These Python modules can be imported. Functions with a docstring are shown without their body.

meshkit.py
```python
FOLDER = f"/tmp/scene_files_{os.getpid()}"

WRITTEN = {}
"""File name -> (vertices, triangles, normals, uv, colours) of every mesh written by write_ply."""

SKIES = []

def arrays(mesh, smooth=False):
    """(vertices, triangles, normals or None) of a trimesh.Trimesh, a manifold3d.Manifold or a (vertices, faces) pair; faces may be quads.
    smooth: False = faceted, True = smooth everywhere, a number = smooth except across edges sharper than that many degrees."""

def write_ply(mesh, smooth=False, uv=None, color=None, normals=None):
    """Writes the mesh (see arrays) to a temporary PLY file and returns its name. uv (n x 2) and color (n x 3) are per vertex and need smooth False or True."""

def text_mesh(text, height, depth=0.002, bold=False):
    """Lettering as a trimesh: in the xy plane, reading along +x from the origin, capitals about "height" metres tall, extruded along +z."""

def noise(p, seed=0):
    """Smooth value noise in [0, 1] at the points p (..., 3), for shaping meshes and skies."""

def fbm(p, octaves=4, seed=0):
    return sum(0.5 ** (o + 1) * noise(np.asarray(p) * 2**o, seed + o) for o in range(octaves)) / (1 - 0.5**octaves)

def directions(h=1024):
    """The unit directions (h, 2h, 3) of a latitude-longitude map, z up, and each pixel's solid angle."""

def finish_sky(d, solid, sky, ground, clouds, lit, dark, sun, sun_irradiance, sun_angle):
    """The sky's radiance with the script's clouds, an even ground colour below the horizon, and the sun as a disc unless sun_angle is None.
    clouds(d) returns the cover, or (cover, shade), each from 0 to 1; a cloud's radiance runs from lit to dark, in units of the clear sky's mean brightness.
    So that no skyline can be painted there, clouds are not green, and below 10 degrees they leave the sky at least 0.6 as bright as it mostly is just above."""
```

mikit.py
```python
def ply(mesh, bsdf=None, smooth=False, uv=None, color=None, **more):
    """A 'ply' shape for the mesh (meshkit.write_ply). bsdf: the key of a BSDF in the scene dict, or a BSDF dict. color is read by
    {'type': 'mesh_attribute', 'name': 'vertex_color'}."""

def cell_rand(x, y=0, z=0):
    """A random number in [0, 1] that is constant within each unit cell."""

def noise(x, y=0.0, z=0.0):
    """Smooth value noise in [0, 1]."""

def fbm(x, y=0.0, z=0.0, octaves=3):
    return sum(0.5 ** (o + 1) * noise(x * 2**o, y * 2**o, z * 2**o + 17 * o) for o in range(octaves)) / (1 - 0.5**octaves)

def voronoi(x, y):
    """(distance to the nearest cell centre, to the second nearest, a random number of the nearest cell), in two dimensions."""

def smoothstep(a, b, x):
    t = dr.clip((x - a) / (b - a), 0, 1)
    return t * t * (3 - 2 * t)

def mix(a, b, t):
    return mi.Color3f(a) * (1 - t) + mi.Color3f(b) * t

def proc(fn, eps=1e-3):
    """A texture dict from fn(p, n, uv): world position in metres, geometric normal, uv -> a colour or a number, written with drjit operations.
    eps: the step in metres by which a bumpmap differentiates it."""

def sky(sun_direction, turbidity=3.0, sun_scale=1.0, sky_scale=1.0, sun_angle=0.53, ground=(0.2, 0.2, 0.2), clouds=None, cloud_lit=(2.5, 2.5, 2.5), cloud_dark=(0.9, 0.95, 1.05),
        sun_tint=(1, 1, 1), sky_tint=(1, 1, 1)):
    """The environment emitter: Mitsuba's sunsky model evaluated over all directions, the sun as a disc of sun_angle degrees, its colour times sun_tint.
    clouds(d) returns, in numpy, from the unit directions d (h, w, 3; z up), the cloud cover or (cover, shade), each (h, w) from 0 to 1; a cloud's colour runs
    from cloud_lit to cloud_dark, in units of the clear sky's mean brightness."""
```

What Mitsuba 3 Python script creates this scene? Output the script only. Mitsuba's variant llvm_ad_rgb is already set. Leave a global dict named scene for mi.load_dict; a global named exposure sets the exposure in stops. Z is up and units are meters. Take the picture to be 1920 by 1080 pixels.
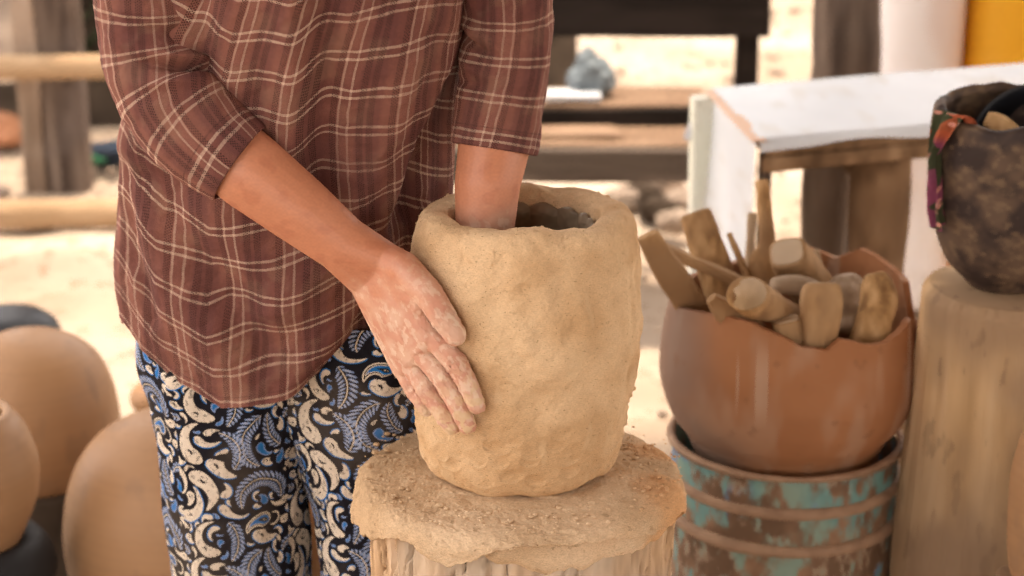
import math, random
import numpy as np
import trimesh
import manifold3d as m3
import drjit as dr
import mitsuba as mi
import mikit, meshkit
from mikit import proc, noise, fbm, voronoi, cell_rand, smoothstep, mix, ply
from scipy.interpolate import PchipInterpolator, CubicSpline

scene, labels = {}, {}
rng = np.random.default_rng(7)
random.seed(7)
T = mi.ScalarTransform4f

# ------------------------------------------------------------------ camera, sky, exposure
CAM = np.array([-0.01, -1.95, 1.45])
PITCH = math.radians(18.0)
FPX = 3733.0                                   # focal length in units of 1/1920 of the picture width
FWD = np.array([0, math.cos(PITCH), -math.sin(PITCH)])
UP = np.array([0, math.sin(PITCH), math.cos(PITCH)])
scene['camera'] = {
    'type': 'thinlens', 'fov': math.degrees(2 * math.atan(960 / FPX)), 'fov_axis': 'x',
    'to_world': T().look_at(origin=CAM.tolist(), target=(CAM + FWD).tolist(), up=[0, 0, 1]),
    'aperture_radius': 0.0068, 'focus_distance': 1.90, 'near_clip': 0.05, 'far_clip': 500.0}
scene['sky'] = mikit.sky([0.04, 0.12, 0.99], turbidity=4, sun_scale=0.26, sky_scale=1.0, sun_angle=4.0,
                         ground=(0.40, 0.34, 0.28), sun_tint=(1.0, 0.96, 0.92), sky_tint=(1.10, 0.99, 0.88),
                         clouds=lambda d: 0.75, cloud_lit=(1.86, 1.62, 1.40), cloud_dark=(0.9, 0.9, 0.9))
exposure = 3.74


def at(u, v, Y):
    """The point on the upright plane y = Y that lies where the photograph shows (u, v)."""
    d = FWD + np.array([1, 0, 0]) * (u - 960) / FPX + UP * (540 - v) / FPX
    return CAM + d * (Y - CAM[1]) / d[1]


def onz(u, v, z):
    d = FWD + np.array([1, 0, 0]) * (u - 960) / FPX + UP * (540 - v) / FPX
    return CAM + d * (z - CAM[2]) / d[2]


def mpp(Y, v=540):
    """metres per pixel of the photograph at the plane y = Y"""
    return float(np.linalg.norm(at(961, v, Y) - at(960, v, Y)))


# ------------------------------------------------------------------ helpers
def add(key, mesh, bsdf, label=None, cat=None, group=None, kind=None, smooth=30, **kw):
    k, i = key, 0
    while k in scene:
        i += 1
        k = f'{key}_{i:03d}'
    scene[k] = ply(mesh, bsdf, smooth, **kw)
    tag(k, label, cat, group, kind)
    return k


def tag(k, label=None, cat=None, group=None, kind=None):
    d = {a: b for a, b in (('label', label), ('category', cat), ('group', group), ('kind', kind)) if b}
    if d:
        labels[k] = {**labels.get(k, {}), **d}
    return k


def principled(color, rough=0.8, spec=0.3, bump=None, bscale=0.001, eps=1e-3, **kw):
    c = proc(color) if callable(color) else {'type': 'rgb', 'value': list(color)}
    r = proc(rough) if callable(rough) else rough
    b = {'type': 'principled', 'base_color': c, 'roughness': r, 'specular': spec * .45, **kw}
    if bump:
        b = {'type': 'bumpmap', 'height': proc(bump, eps), 'scale': bscale, 'inner': b}
    return {'type': 'twosided', 'inner': b}


def gridf(nu, nv, wrap=False):
    """faces of a grid of nv rows by nu columns (columns wrap)"""
    i, j = np.meshgrid(np.arange(nv - 1), np.arange(nu if wrap else nu - 1), indexing='ij')
    a, b = i * nu + j, i * nu + (j + 1) % nu
    c, d = a + nu, b + nu
    return np.concatenate([np.stack([a, b, d], -1).reshape(-1, 3), np.stack([a, d, c], -1).reshape(-1, 3)])


def lathe_grid(profile, n, rows):
    """theta, r, z arrays (rows, n) of a smooth profile [(r, z)...] resampled by arc length"""
    p = np.asarray(profile, float)
    s = np.concatenate([[0], np.cumsum(np.linalg.norm(np.diff(p, axis=0), axis=1))])
    q = np.linspace(0, s[-1], rows)
    r, z = PchipInterpolator(s, p[:, 0])(q), PchipInterpolator(s, p[:, 1])(q)
    th = np.linspace(0, 2 * np.pi, n, endpoint=False)
    return np.broadcast_to(th, (rows, n)).copy(), np.broadcast_to(r[:, None], (rows, n)).copy(), np.broadcast_to(z[:, None], (rows, n)).copy()


def vnormals(V, F):
    n = np.zeros_like(V)
    fn = np.cross(V[F[:, 1]] - V[F[:, 0]], V[F[:, 2]] - V[F[:, 0]])
    for k in range(3):
        np.add.at(n, F[:, k], fn)
    return n / (np.linalg.norm(n, axis=1, keepdims=True) + 1e-12)


def lathe(profile, n=96, rows=60, loc=(0, 0, 0), amp=0.0, freq=8, seed=0):
    th, r, z = lathe_grid(profile, n, rows)
    V = np.stack([r * np.cos(th), r * np.sin(th), z], -1).reshape(-1, 3)
    F = gridf(n, rows, True)
    if amp:
        V = V + vnormals(V, F) * ((meshkit.fbm(V * freq + 50, 3, seed) - 0.5) * 2 * amp)[:, None]
    return V + np.asarray(loc, float), F


def loft(pts, w, t, side=(1, 0, 0), expo=2.0, n=20, rows=None, amp=0.0, freq=30, seed=0, cap=0.25, twist=0.0):
    """A bar through pts whose sections are superellipses of half width w (along side) and half thickness t; ends rounded by cap."""
    pts = np.asarray(pts, float)
    w, t = np.broadcast_to(np.asarray(w, float), (len(pts),)), np.broadcast_to(np.asarray(t, float), (len(pts),))
    s = np.concatenate([[0], np.cumsum(np.linalg.norm(np.diff(pts, axis=0), axis=1))])
    rows = rows or max(8, 6 * len(pts))
    q = np.linspace(0, s[-1], rows)
    if cap:
        e = cap * float(min(w[0], t[0])) / s[-1] * 1.0
        q = np.unique(np.concatenate([q, s[-1] * np.array([e * .15, e * .5, e, 1 - e, 1 - e * .5, 1 - e * .15])]))
    f = (lambda y: PchipInterpolator(s, y, axis=0)(q)) if len(pts) > 2 else (lambda y: y[0] + (y[1] - y[0]) * (q / s[-1]).reshape((-1,) + (1,) * (y.ndim - 1)))
    P, W, H = f(pts), f(w), f(t)
    tan = np.gradient(P, q, axis=0)
    tan /= np.linalg.norm(tan, axis=1, keepdims=True)
    a = np.asarray(side, float) - tan * (tan @ np.asarray(side, float))[:, None]
    a /= np.linalg.norm(a, axis=1, keepdims=True)
    b = np.cross(tan, a)
    if cap:
        e = cap * min(w[0], t[0])
        for end, dist in ((0, q), (1, s[-1] - q)):
            k = np.clip(dist / e, 0, 1)
            shrink = e * (1 - np.sqrt(np.clip(1 - (1 - k) ** 2, 0, 1)))
            W, H = W - np.minimum(shrink, W * .9), H - np.minimum(shrink, H * .9)
    ph = np.linspace(0, 2 * np.pi, n, endpoint=False)
    c, sn = np.cos(ph), np.sin(ph)
    cx, sy = np.sign(c) * np.abs(c) ** (2 / expo), np.sign(sn) * np.abs(sn) ** (2 / expo)
    V = P[:, None] + W[:, None, None] * cx[None, :, None] * a[:, None] + H[:, None, None] * sy[None, :, None] * b[:, None]
    k = len(P)
    V = V.reshape(-1, 3)
    F = gridf(n, k, True)
    V = np.vstack([V, P[0], P[-1]])
    j = np.arange(n)
    F = np.vstack([F, np.stack([(j + 1) % n, j, j * 0 + k * n], 1), np.stack([(k - 1) * n + j, (k - 1) * n + (j + 1) % n, j * 0 + k * n + 1], 1)])
    if amp:
        V = V + vnormals(V, F) * ((meshkit.fbm(V * freq + 31, 3, seed) - 0.5) * 2 * amp)[:, None]
    return V, F


def rbox(size, r, loc=(0, 0, 0), rot=None, refine=0, amp=0, freq=20, seed=0):
    sx, sy, sz = [max(a / 2 - r, 1e-4) for a in size]
    ball = m3.Manifold.sphere(r, 12)
    man = m3.Manifold.batch_hull([ball.translate((x, y, z)) for x in (-sx, sx) for y in (-sy, sy) for z in (-sz, sz)])
    if refine:
        man = man.refine_to_length(refine)
    g = man.to_mesh()
    V, F = np.array(g.vert_properties[:, :3], float), np.array(g.tri_verts)
    if amp:
        V = V + vnormals(V, F) * ((meshkit.fbm(V * freq + 31 + seed, 3, seed) - 0.5) * 2 * amp)[:, None]
    if rot is not None:
        V = V @ trimesh.transformations.euler_matrix(*rot)[:3, :3].T
    return V + np.asarray(loc, float), F


def join(*ms):
    V, F, k = [], [], 0
    for v, f in ms:
        V.append(v); F.append(np.asarray(f) + k); k += len(v)
    return np.vstack(V), np.vstack(F)


def stone(r, loc, seed, squash=(1, 1, .7), sub=3):
    m = trimesh.creation.icosphere(subdivisions=sub, radius=1.0)
    V = np.array(m.vertices)
    V = V * (1 + (meshkit.fbm(V * 1.3 + seed * 7.3, 3, seed) - .5)[:, None] * .8) * np.asarray(squash) * r
    return V + np.asarray(loc, float), np.array(m.faces)


# ------------------------------------------------------------------ materials
def sand_col(p, n, uv):
    a = fbm(p.x * 2.1, p.y * 2.1, 0.0, 3)
    b = fbm(p.x * 26, p.y * 26, 3.0, 3)
    c = mix((.33, .255, .19), (.45, .37, .295), smoothstep(.3, .7, a))
    c = mix(c, (.22, .15, .095), .5 * smoothstep(.58, .75, b))
    return c


scene['sand'] = principled(sand_col, .95, .1, lambda p, n, uv: fbm(p.x * 60, p.y * 60, 0.0, 3) + .15 * noise(p.x * 400, p.y * 400), .006, 2e-3)


def clay_col(p, n, uv):
    a = fbm(p.x * 16, p.y * 16, p.z * 16, 3)
    g = noise(p.x * 900, p.y * 900, p.z * 900)
    h = fbm(p.x * 420, p.y * 420, p.z * 420, 2)
    c = mix((.47, .305, .165), (.59, .42, .255), smoothstep(.3, .72, a))
    c = c * (.86 + .28 * g)
    c = mix(c, (.27, .16, .075), .6 * smoothstep(.74, .82, h))
    streak = fbm(p.x * 90 + 3 * a, p.y * 90, p.z * 22, 3)
    return mix(c, (.56, .41, .25), .35 * smoothstep(.60, .74, streak))


def clay_bump(p, n, uv):
    return .5 * fbm(p.x * 170, p.y * 170, p.z * 170, 3) + .35 * noise(p.x * 620, p.y * 620, p.z * 620) - .6 * smoothstep(.62, .72, fbm(p.x * 120, p.y * 120, p.z * 60, 2))


scene['fresh_clay'] = principled(clay_col, .82, .25, clay_bump, .0016, 8e-4)
scene['wet_clay'] = principled(lambda p, n, uv: mix((.14, .105, .07), (.26, .20, .135), fbm(p.x * 70, p.y * 70, p.z * 70, 3)), .42, .5,
                               lambda p, n, uv: fbm(p.x * 260, p.y * 260, p.z * 260, 3), .0012, 8e-4)


def crust_col(p, n, uv):
    a = fbm(p.x * 14, p.y * 14, p.z * 14, 3)
    h = fbm(p.x * 130, p.y * 130, p.z * 130, 3)
    c = mix((.45, .31, .185), (.57, .42, .275), smoothstep(.32, .68, a))
    c = mix(c, (.52, .27, .115), .7 * smoothstep(.05, .17, p.x) * smoothstep(.3, .6, fbm(p.x * 20, p.y * 20, p.z * 20 + 9, 2)))
    c = mix(c, (.26, .16, .085), .5 * smoothstep(.66, .80, h))
    return c * (.84 + .32 * noise(p.x * 800, p.y * 800, p.z * 800))


scene['clay_crust'] = principled(crust_col, .9, .15, lambda p, n, uv: .7 * fbm(p.x * 110, p.y * 110, p.z * 110, 4) + .3 * noise(p.x * 500, p.y * 500, p.z * 500), .004, 1e-3)


def wood_fn(dark, mid, light, fx=90., fz=5., grey=None):
    def f(p, n, uv):
        s = fbm(p.x * fx, p.y * fx, p.z * fz, 3)
        b = fbm(p.x * 9, p.y * 9, p.z * 6 + 4, 3)
        c = mix(mix(dark, mid, smoothstep(.2, .55, s)), light, smoothstep(.45, .8, s))
        if grey is not None:
            c = mix(c, grey, smoothstep(.4, .7, b))
        return c
    return f


def uvwood(dark, mid, light, fl=8., fw=160.):
    """grain that runs along x"""
    def f(p, n, uv):
        s = fbm(p.x * fl, p.y * fw, p.z * fw, 3)
        b = fbm(p.x * 5, p.y * 14, p.z * 14 + 4, 3)
        return mix(mix(dark, mid, smoothstep(.2, .6, s)), light, smoothstep(.4, .75, b))
    return f


scene['stump_wood'] = principled(wood_fn((.22, .125, .065), (.47, .31, .18), (.60, .44, .30), 70., 12., (.46, .37, .28)), .85, .2,
                                 lambda p, n, uv: fbm(p.x * 170, p.y * 170, p.z * 12, 3), .003, 1e-3)
def log_col(p, n, uv):
    c = _log(p, n, uv)
    c = mix(c, (.13, .08, .05), .35 * smoothstep(.62, .72, fbm(p.x * 70, p.y * 70, p.z * 20 + 3, 3)))
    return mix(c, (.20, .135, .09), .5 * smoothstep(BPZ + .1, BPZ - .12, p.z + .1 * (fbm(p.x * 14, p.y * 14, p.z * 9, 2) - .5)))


_log = wood_fn((.36, .225, .11), (.49, .325, .175), (.56, .395, .235), 40., 2.6, (.29, .19, .115))
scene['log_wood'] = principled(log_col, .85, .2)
scene['tool_wood'] = principled(wood_fn((.19, .10, .042), (.38, .22, .096), (.54, .35, .18), 80., 20., (.33, .205, .11)), .75, .25)
scene['tool_wood_pale'] = principled(wood_fn((.30, .2, .11), (.42, .29, .165), (.54, .40, .26), 60., 30., (.44, .34, .24)), .75, .25)
scene['tool_wood_grey'] = principled(wood_fn((.17, .11, .07), (.30, .21, .14), (.54, .45, .36), 50., 40., (.36, .27, .19)), .8, .25)
scene['dark_plank'] = principled(uvwood((.007, .005, .004), (.015, .011, .009), (.025, .018, .015)), .7, .3)
scene['grey_plank'] = principled(uvwood((.065, .05, .04), (.11, .085, .067), (.15, .115, .09)), .85, .2)
scene['brown_plank'] = principled(uvwood((.11, .07, .046), (.21, .135, .088), (.28, .19, .128)), .85, .2)
scene['pale_rail'] = principled(uvwood((.26, .165, .09), (.38, .26, .155), (.50, .37, .25)), .8, .2)
scene['post_wood'] = principled(wood_fn((.05, .035, .028), (.11, .08, .063), (.19, .145, .115), 40., 3., (.13, .10, .085)), .85, .2)
scene['post_wood_pale'] = principled(wood_fn((.17, .12, .085), (.27, .2, .15), (.36, .28, .22), 40., 3., (.25, .19, .145)), .85, .2)
scene['table_wood'] = principled(wood_fn((.10, .058, .03), (.22, .13, .07), (.33, .21, .12), 30., 12., (.17, .10, .055)), .8, .25)
scene['white_vinyl'] = principled(lambda p, n, uv: mix(mix((.56, .59, .63), (.66, .68, .71), fbm(p.x * 9, p.y * 9, p.z * 9, 2)), (.50, .46, .40), .5 * smoothstep(.52, .7, fbm(p.x * 16, p.y * 5, p.z * 16, 3))), .5, .4)
scene['green_white_vinyl'] = principled(lambda p, n, uv: mix((.70, .72, .58), (.76, .75, .70), fbm(p.x * 14, p.y * 14, p.z * 5, 2)), .5, .4)
scene['tape'] = principled((.62, .42, .30), .6, .3)
scene['white_plastic'] = principled(lambda p, n, uv: mix((.72, .62, .59), (.80, .76, .76), smoothstep(-.1, .1, fbm(p.x * 6, p.y * 6, p.z * 3, 2) - .5)), .5, .4)
scene['orange_plastic'] = principled(lambda p, n, uv: mix((.70, .32, .012), (.78, .42, .035), fbm(p.x * 14, p.y * 14, p.z * 2, 2)), .5, .4)


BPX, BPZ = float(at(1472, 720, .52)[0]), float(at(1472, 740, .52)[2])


def terracotta(p, n, uv):
    a = fbm(p.x * 10, p.y * 10, p.z * 10, 3)
    b = fbm(p.x * 26, p.y * 26, p.z * 8, 3)
    c = mix((.29, .122, .054), (.39, .185, .09), a)
    c = mix(c, (.38, .225, .145), .75 * smoothstep(.48, .72, b))
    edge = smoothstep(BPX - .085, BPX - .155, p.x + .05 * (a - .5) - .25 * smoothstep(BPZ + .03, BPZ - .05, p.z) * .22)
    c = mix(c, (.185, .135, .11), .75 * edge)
    ln = smoothstep(.80, .88, noise(p.x * 85, p.y * 6, p.z * 3.5))
    sp = smoothstep(.70, .78, fbm(p.x * 60, p.y * 60, p.z * 40, 3))
    c = mix(c, (.20, .10, .055), .3 * sp)
    return mix(c, (.5, .36, .27), .55 * ln)


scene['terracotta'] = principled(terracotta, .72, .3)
scene['terracotta_break'] = principled((.42, .2, .11), .9, .2)


def smooth_clay(p, n, uv):
    ring = fbm(2.0, 3.0, p.z * 150, 2)
    a = fbm(p.x * 7, p.y * 7, p.z * 7, 3)
    c = mix((.28, .15, .072), (.375, .215, .112), a) * (.96 + .08 * ring)
    return mix(c, (.24, .14, .08), .5 * smoothstep(.60, .72, fbm(p.x * 22, p.y * 22, p.z * 9, 3)))


scene['smooth_clay'] = principled(smooth_clay, .42, .5)


def drum_col(p, n, uv):
    a = fbm(p.x * 26, p.y * 26, p.z * 16, 4)
    b = fbm(p.x * 95, p.y * 95, p.z * 45, 3)
    c = mix((.15, .09, .055), (.32, .19, .115), smoothstep(.3, .7, a))
    c = mix(c, (.42, .30, .21), .6 * smoothstep(.5, .7, b))
    paint = mix((.20, .34, .29), (.12, .32, .32), smoothstep(.4, .6, fbm(p.x * 12, p.y * 12, p.z * 12 + 5, 2)))
    paint = mix(paint, (.10, .22, .45), .7 * smoothstep(.60, .68, fbm(p.x * 24, p.y * 24, p.z * 10 + 8, 2)))
    v = fbm(p.x * 60, p.y * 60, p.z * 18, 3)
    m = smoothstep(.44, .60, a * .42 + b * .30 + v * .36 + .07 * smoothstep(.24, .44, p.z) - .075)
    return mix(c, paint, .8 * m)


scene['drum_metal'] = principled(drum_col, .65, .4)
scene['rusty_hoop'] = principled(lambda p, n, uv: mix((.22, .13, .085), (.44, .29, .19), fbm(p.x * 40, p.y * 40, p.z * 40, 3)), .7, .4)


def sooty(p, n, uv):
    a = fbm(p.x * 30, p.y * 30, p.z * 30, 3)
    b = fbm(p.x * 95, p.y * 95, p.z * 95, 3)
    c = mix((.040, .027, .024), (.105, .068, .047), smoothstep(.35, .65, a))
    return mix(c, (.20, .135, .08), .45 * smoothstep(.50, .68, b * .6 + a * .4))


scene['sooty_clay'] = principled(sooty, .6, .35)
scene['black_enamel'] = principled((.012, .013, .017), .35, .5)
scene['black_rubber'] = principled((.02, .019, .02), .6, .4)


def rag_col(p, n, uv):
    a, b, w = voronoi(uv.x * 70, uv.y * 70)
    c = mix((.33, .085, .04), (.20, .055, .10), smoothstep(.45, .62, fbm(uv.x * 14, uv.y * 14, 2.0, 2) * .5 + .5 * smoothstep(.06, .14, uv.y)))
    c = mix(c, (.05, .055, .03), smoothstep(.62, .66, w))
    return mix(c, (.62, .30, .24), smoothstep(.30, .12, a) * smoothstep(.5, .55, cell_rand(w * 91)))


scene['rag_print'] = principled(rag_col, .9, .1)
scene['blue_plastic'] = principled(lambda p, n, uv: mix((.12, .145, .16), (.20, .24, .265), fbm(p.x * 18, p.y * 18, p.z * 10, 2)), .4, .4)
scene['grey_stone'] = principled(lambda p, n, uv: mix((.16, .12, .095), (.40, .32, .25), fbm(p.x * 14, p.y * 14, p.z * 14, 3)), .9, .2)
scene['dark_earth'] = principled(lambda p, n, uv: mix((.025, .018, .013), (.08, .058, .042), fbm(p.x * 12, p.y * 12, p.z * 12, 3)), .9, .15)
scene['leaf_dark'] = principled((.035, .04, .02), .7, .3)
scene['green_glass'] = principled((.03, .15, .07), .3, .5)
scene['navy_cloth'] = principled((.03, .04, .06), .9, .2)
scene['thatch'] = principled(lambda p, n, uv: mix((.16, .115, .07), (.30, .23, .15), fbm(p.x * 60, p.y * 8, p.z * 30, 3)), .95, .1)
scene['hair'] = principled((.015, .012, .010), .5, .4)

# ------------------------------------------------------------------ cloth
def plaid(p, n, uv):
    x, y = uv.x + .0012 * (noise(uv.x * 90, uv.y * 90) - .5), uv.y + .0012 * (noise(uv.x * 90 + 7, uv.y * 90) - .5)
    def fr(a): return a - dr.floor(a)
    PX, PY = .0600, .0425
    fx, fy = fr(x / PX) * PX, fr(y / PY) * PY
    def line(f, c, w): return smoothstep(w + .0005, w - .0004, dr.abs(f - c))
    weave = .55 + .45 * noise(uv.x * 2300, uv.y * 420)
    weave2 = .55 + .45 * noise(uv.x * 420, uv.y * 2300)
    vert = dr.maximum(line(fx, .010, .0011), line(fx, .0205, .0011)) * weave2
    horz = dr.maximum(line(fy, .0100, .0014), line(fy, .0186, .0014)) * weave
    base = mix((.188, .080, .062), (.140, .056, .047), smoothstep(.35, .65, fbm(uv.x * 20, uv.y * 24, 1.0, 2)))
    base = mix(base, (.095, .040, .040), .40 * smoothstep(.026, .030, fx) * smoothstep(.056, .050, fx))
    base = mix(base, (.225, .105, .082), .12 * smoothstep(.0, .5, line(fx, .0152, .004)))
    base = base * (.86 + .28 * noise(uv.x * 1500, uv.y * 1500))
    stripe = mi.Color3f(.47, .335, .265)
    fade = .45 + .75 * fbm(uv.x * 13, uv.y * 11, 4.0, 2)
    k = dr.clip(fade * (.80 * horz + .62 * vert), 0, 1)
    c = mix(base, stripe, k)
    # open-work columns: two staggered rows of small dark holes
    def holes(cx):
        q = (uv.x - dr.floor(uv.x / PX) * PX - cx)
        col = dr.floor(q / .0017)
        gx = q - (col + .5) * .0017
        yy = uv.y + col * .0014
        gy = (fr(yy / .0028) - .5) * .0028
        inside = (dr.abs(q) < .0034)
        return dr.select(inside, smoothstep(.00095, .0004, dr.sqrt(gx * gx + gy * gy * .6)), 0)
    h = dr.maximum(holes(.0330), dr.maximum(holes(.0045), holes(.0430)))
    seam = smoothstep(.0009, .0003, dr.abs(uv.y - .0108 - .0135)) * (.5 + .5 * noise(uv.x * 500, 1.0))
    c = mix(c, (.05, .022, .02), .55 * seam)
    c = mix(c, (.36, .26, .17), .10 * smoothstep(.56, .72, fbm(uv.x * 40, uv.y * 40, 9.0, 3)))
    return mix(c, (.03, .014, .013), .8 * h)


scene['plaid_cotton'] = principled(plaid, .92, .12, lambda p, n, uv: .6 * noise(uv.x * 900, uv.y * 900) + fbm(uv.x * 120, uv.y * 120, 0.0, 2), .0011, 8e-4, sheen=.35)

# the print of the trousers: curved tapering strokes, plumes and drops packed into a repeating tile
TW, TH = .1320, .1672
ARCS = []                                     # (cx, cy, R, mid angle, half span, width, kind, flip)
Z = .000239


def arc(x, y, R, mid, half, w, kind, flip=1):
    ARCS.append((x * Z, (620 - y) * Z, R * Z, mid, half, w * Z, kind, flip))


arc(392, 490, 108, 0.52 * math.pi, 1.85, 44, 'plume')
arc(420, 890, 132, 1.0 * math.pi, 1.25, 42, 'plume')
arc(560, 800, 150, 1.12 * math.pi, .62, 34, 'plume', -1)
arc(160, 250, 120, 0.10 * math.pi, .95, 36, 'plume')
arc(90, 700, 170, 0.0, .65, 34, 'plume', -1)
arc(372, 660, 62, .60 * math.pi, 1.35, 46, 'paisley')
arc(455, 620, 34, -.2, 2.0, 11, 'line')
arc(372, 500, 30, .3, 1.1, 30, 'flame')
arc(500, 865, 40, .2, .9, 27, 'flame')
arc(455, 965, 40, -.4, .9, 27, 'flame')
arc(560, 830, 70, 1.9, .85, 24, 'plume')


def arc_eval(x, y, a, np_=True):
    xp = np if np_ else dr
    cx, cy, R, mid, half, w, kind, flip = a
    qx, qy = x - cx, y - cy
    rnd = np.round if np_ else dr.round
    qx = qx - rnd(qx / TW) * TW
    qy = qy - rnd(qy / TH) * TH
    c, s = math.cos(mid), math.sin(mid)
    ax, ay = qx * c + qy * s, (qy * c - qx * s) * flip
    r = xp.sqrt(ax * ax + ay * ay + 1e-12)
    ang = np.arctan2(ay, ax) if np_ else dr.atan2(ay, ax)
    t = (ang / half + 1) * .5
    return r, t, ang


def arc_width(t, w, kind, np_=True):
    clip = np.clip if np_ else dr.clip
    sq = np.sqrt if np_ else dr.sqrt
    tc = clip(t, 0, 1)
    if kind == 'line':
        return w * .45 * sq(clip(tc * (1 - tc) * 8, 0, 1))
    if kind == 'plume':
        return w * sq(clip(tc * 6, 0, 1)) * sq(clip((1 - tc) * 3, 0, 1))
    return w * sq(clip(tc * 5, 0, 1)) * sq(1 - tc + 1e-6) * (1 - .45 * tc)  # a drop: fat head, thin tail


def pack():
    r_ = np.random.default_rng(21)
    gx, gy = np.meshgrid((np.arange(244) + .5) / 244 * TW, (np.arange(312) + .5) / 312 * TH)
    used = np.zeros(gx.shape, bool)

    def region(a, grow):
        r, t, ang = arc_eval(gx, gy, a)
        w = arc_width(t, a[5], a[6])
        return (np.abs(r - a[2]) < w + grow) & (t > -.03) & (t < 1.03)
    for a in ARCS:
        used |= region(a, .0008)
    for size, tries in ((80, 700), (60, 900), (44, 1300), (30, 1600), (20, 900)):
        for _ in range(tries):
            R = size * r_.uniform(.75, 1.35)
            a = (r_.uniform(0, TW), r_.uniform(0, TH), R * Z, r_.uniform(-np.pi, np.pi), r_.uniform(.75, 1.7), size * r_.uniform(.38, .66) * Z,
                 r_.choice(['drop'] * 5 + ['flame'] * 2) if size < 50 else 'drop', r_.choice([-1, 1]))
            if a[5] > a[2] * .95:
                continue
            m = region(a, .0013)
            if m.sum() and not (m & used).any():
                used |= region(a, .0004)
                ARCS.append(a)


pack()


KINDS = {'drop': 0, 'flame': 1, 'line': 2, 'paisley': 3, 'plume': 4}
CX, CYN, SLOTS = 30, 38, 5
_rows = [(a[0], a[1], a[2], math.cos(a[3]), math.sin(a[3]), a[4], a[5], KINDS[a[6]], a[7]) for a in ARCS] + [(0, 0, 9, 1, 0, 1, 1e-6, 0, 1)]
TAB = np.array(_rows, np.float32).T


def slots():
    """which strokes touch each cell of the tile"""
    k = 6
    gx, gy = np.meshgrid((np.arange(CX * k) + .5) / (CX * k) * TW, (np.arange(CYN * k) + .5) / (CYN * k) * TH)
    hit = [[[] for _ in range(CX)] for _ in range(CYN)]
    for m, a in enumerate(ARCS):
        r, t, ang = arc_eval(gx, gy, a)
        on = (np.abs(r - a[2]) < arc_width(t, a[5], a[6]) + .0016) & (t > -.1) & (t < 1.1)
        on = on.reshape(CYN, k, CX, k).any((1, 3))
        for y, x in zip(*np.nonzero(on)):
            hit[y][x].append(m)
    out = np.full((SLOTS, CYN, CX), len(ARCS), np.uint32)
    for y in range(CYN):
        for x in range(CX):
            for q, m in enumerate(hit[y][x][:SLOTS]):
                out[q, y, x] = m
    return out


SLOT = slots().reshape(SLOTS, -1)


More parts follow.
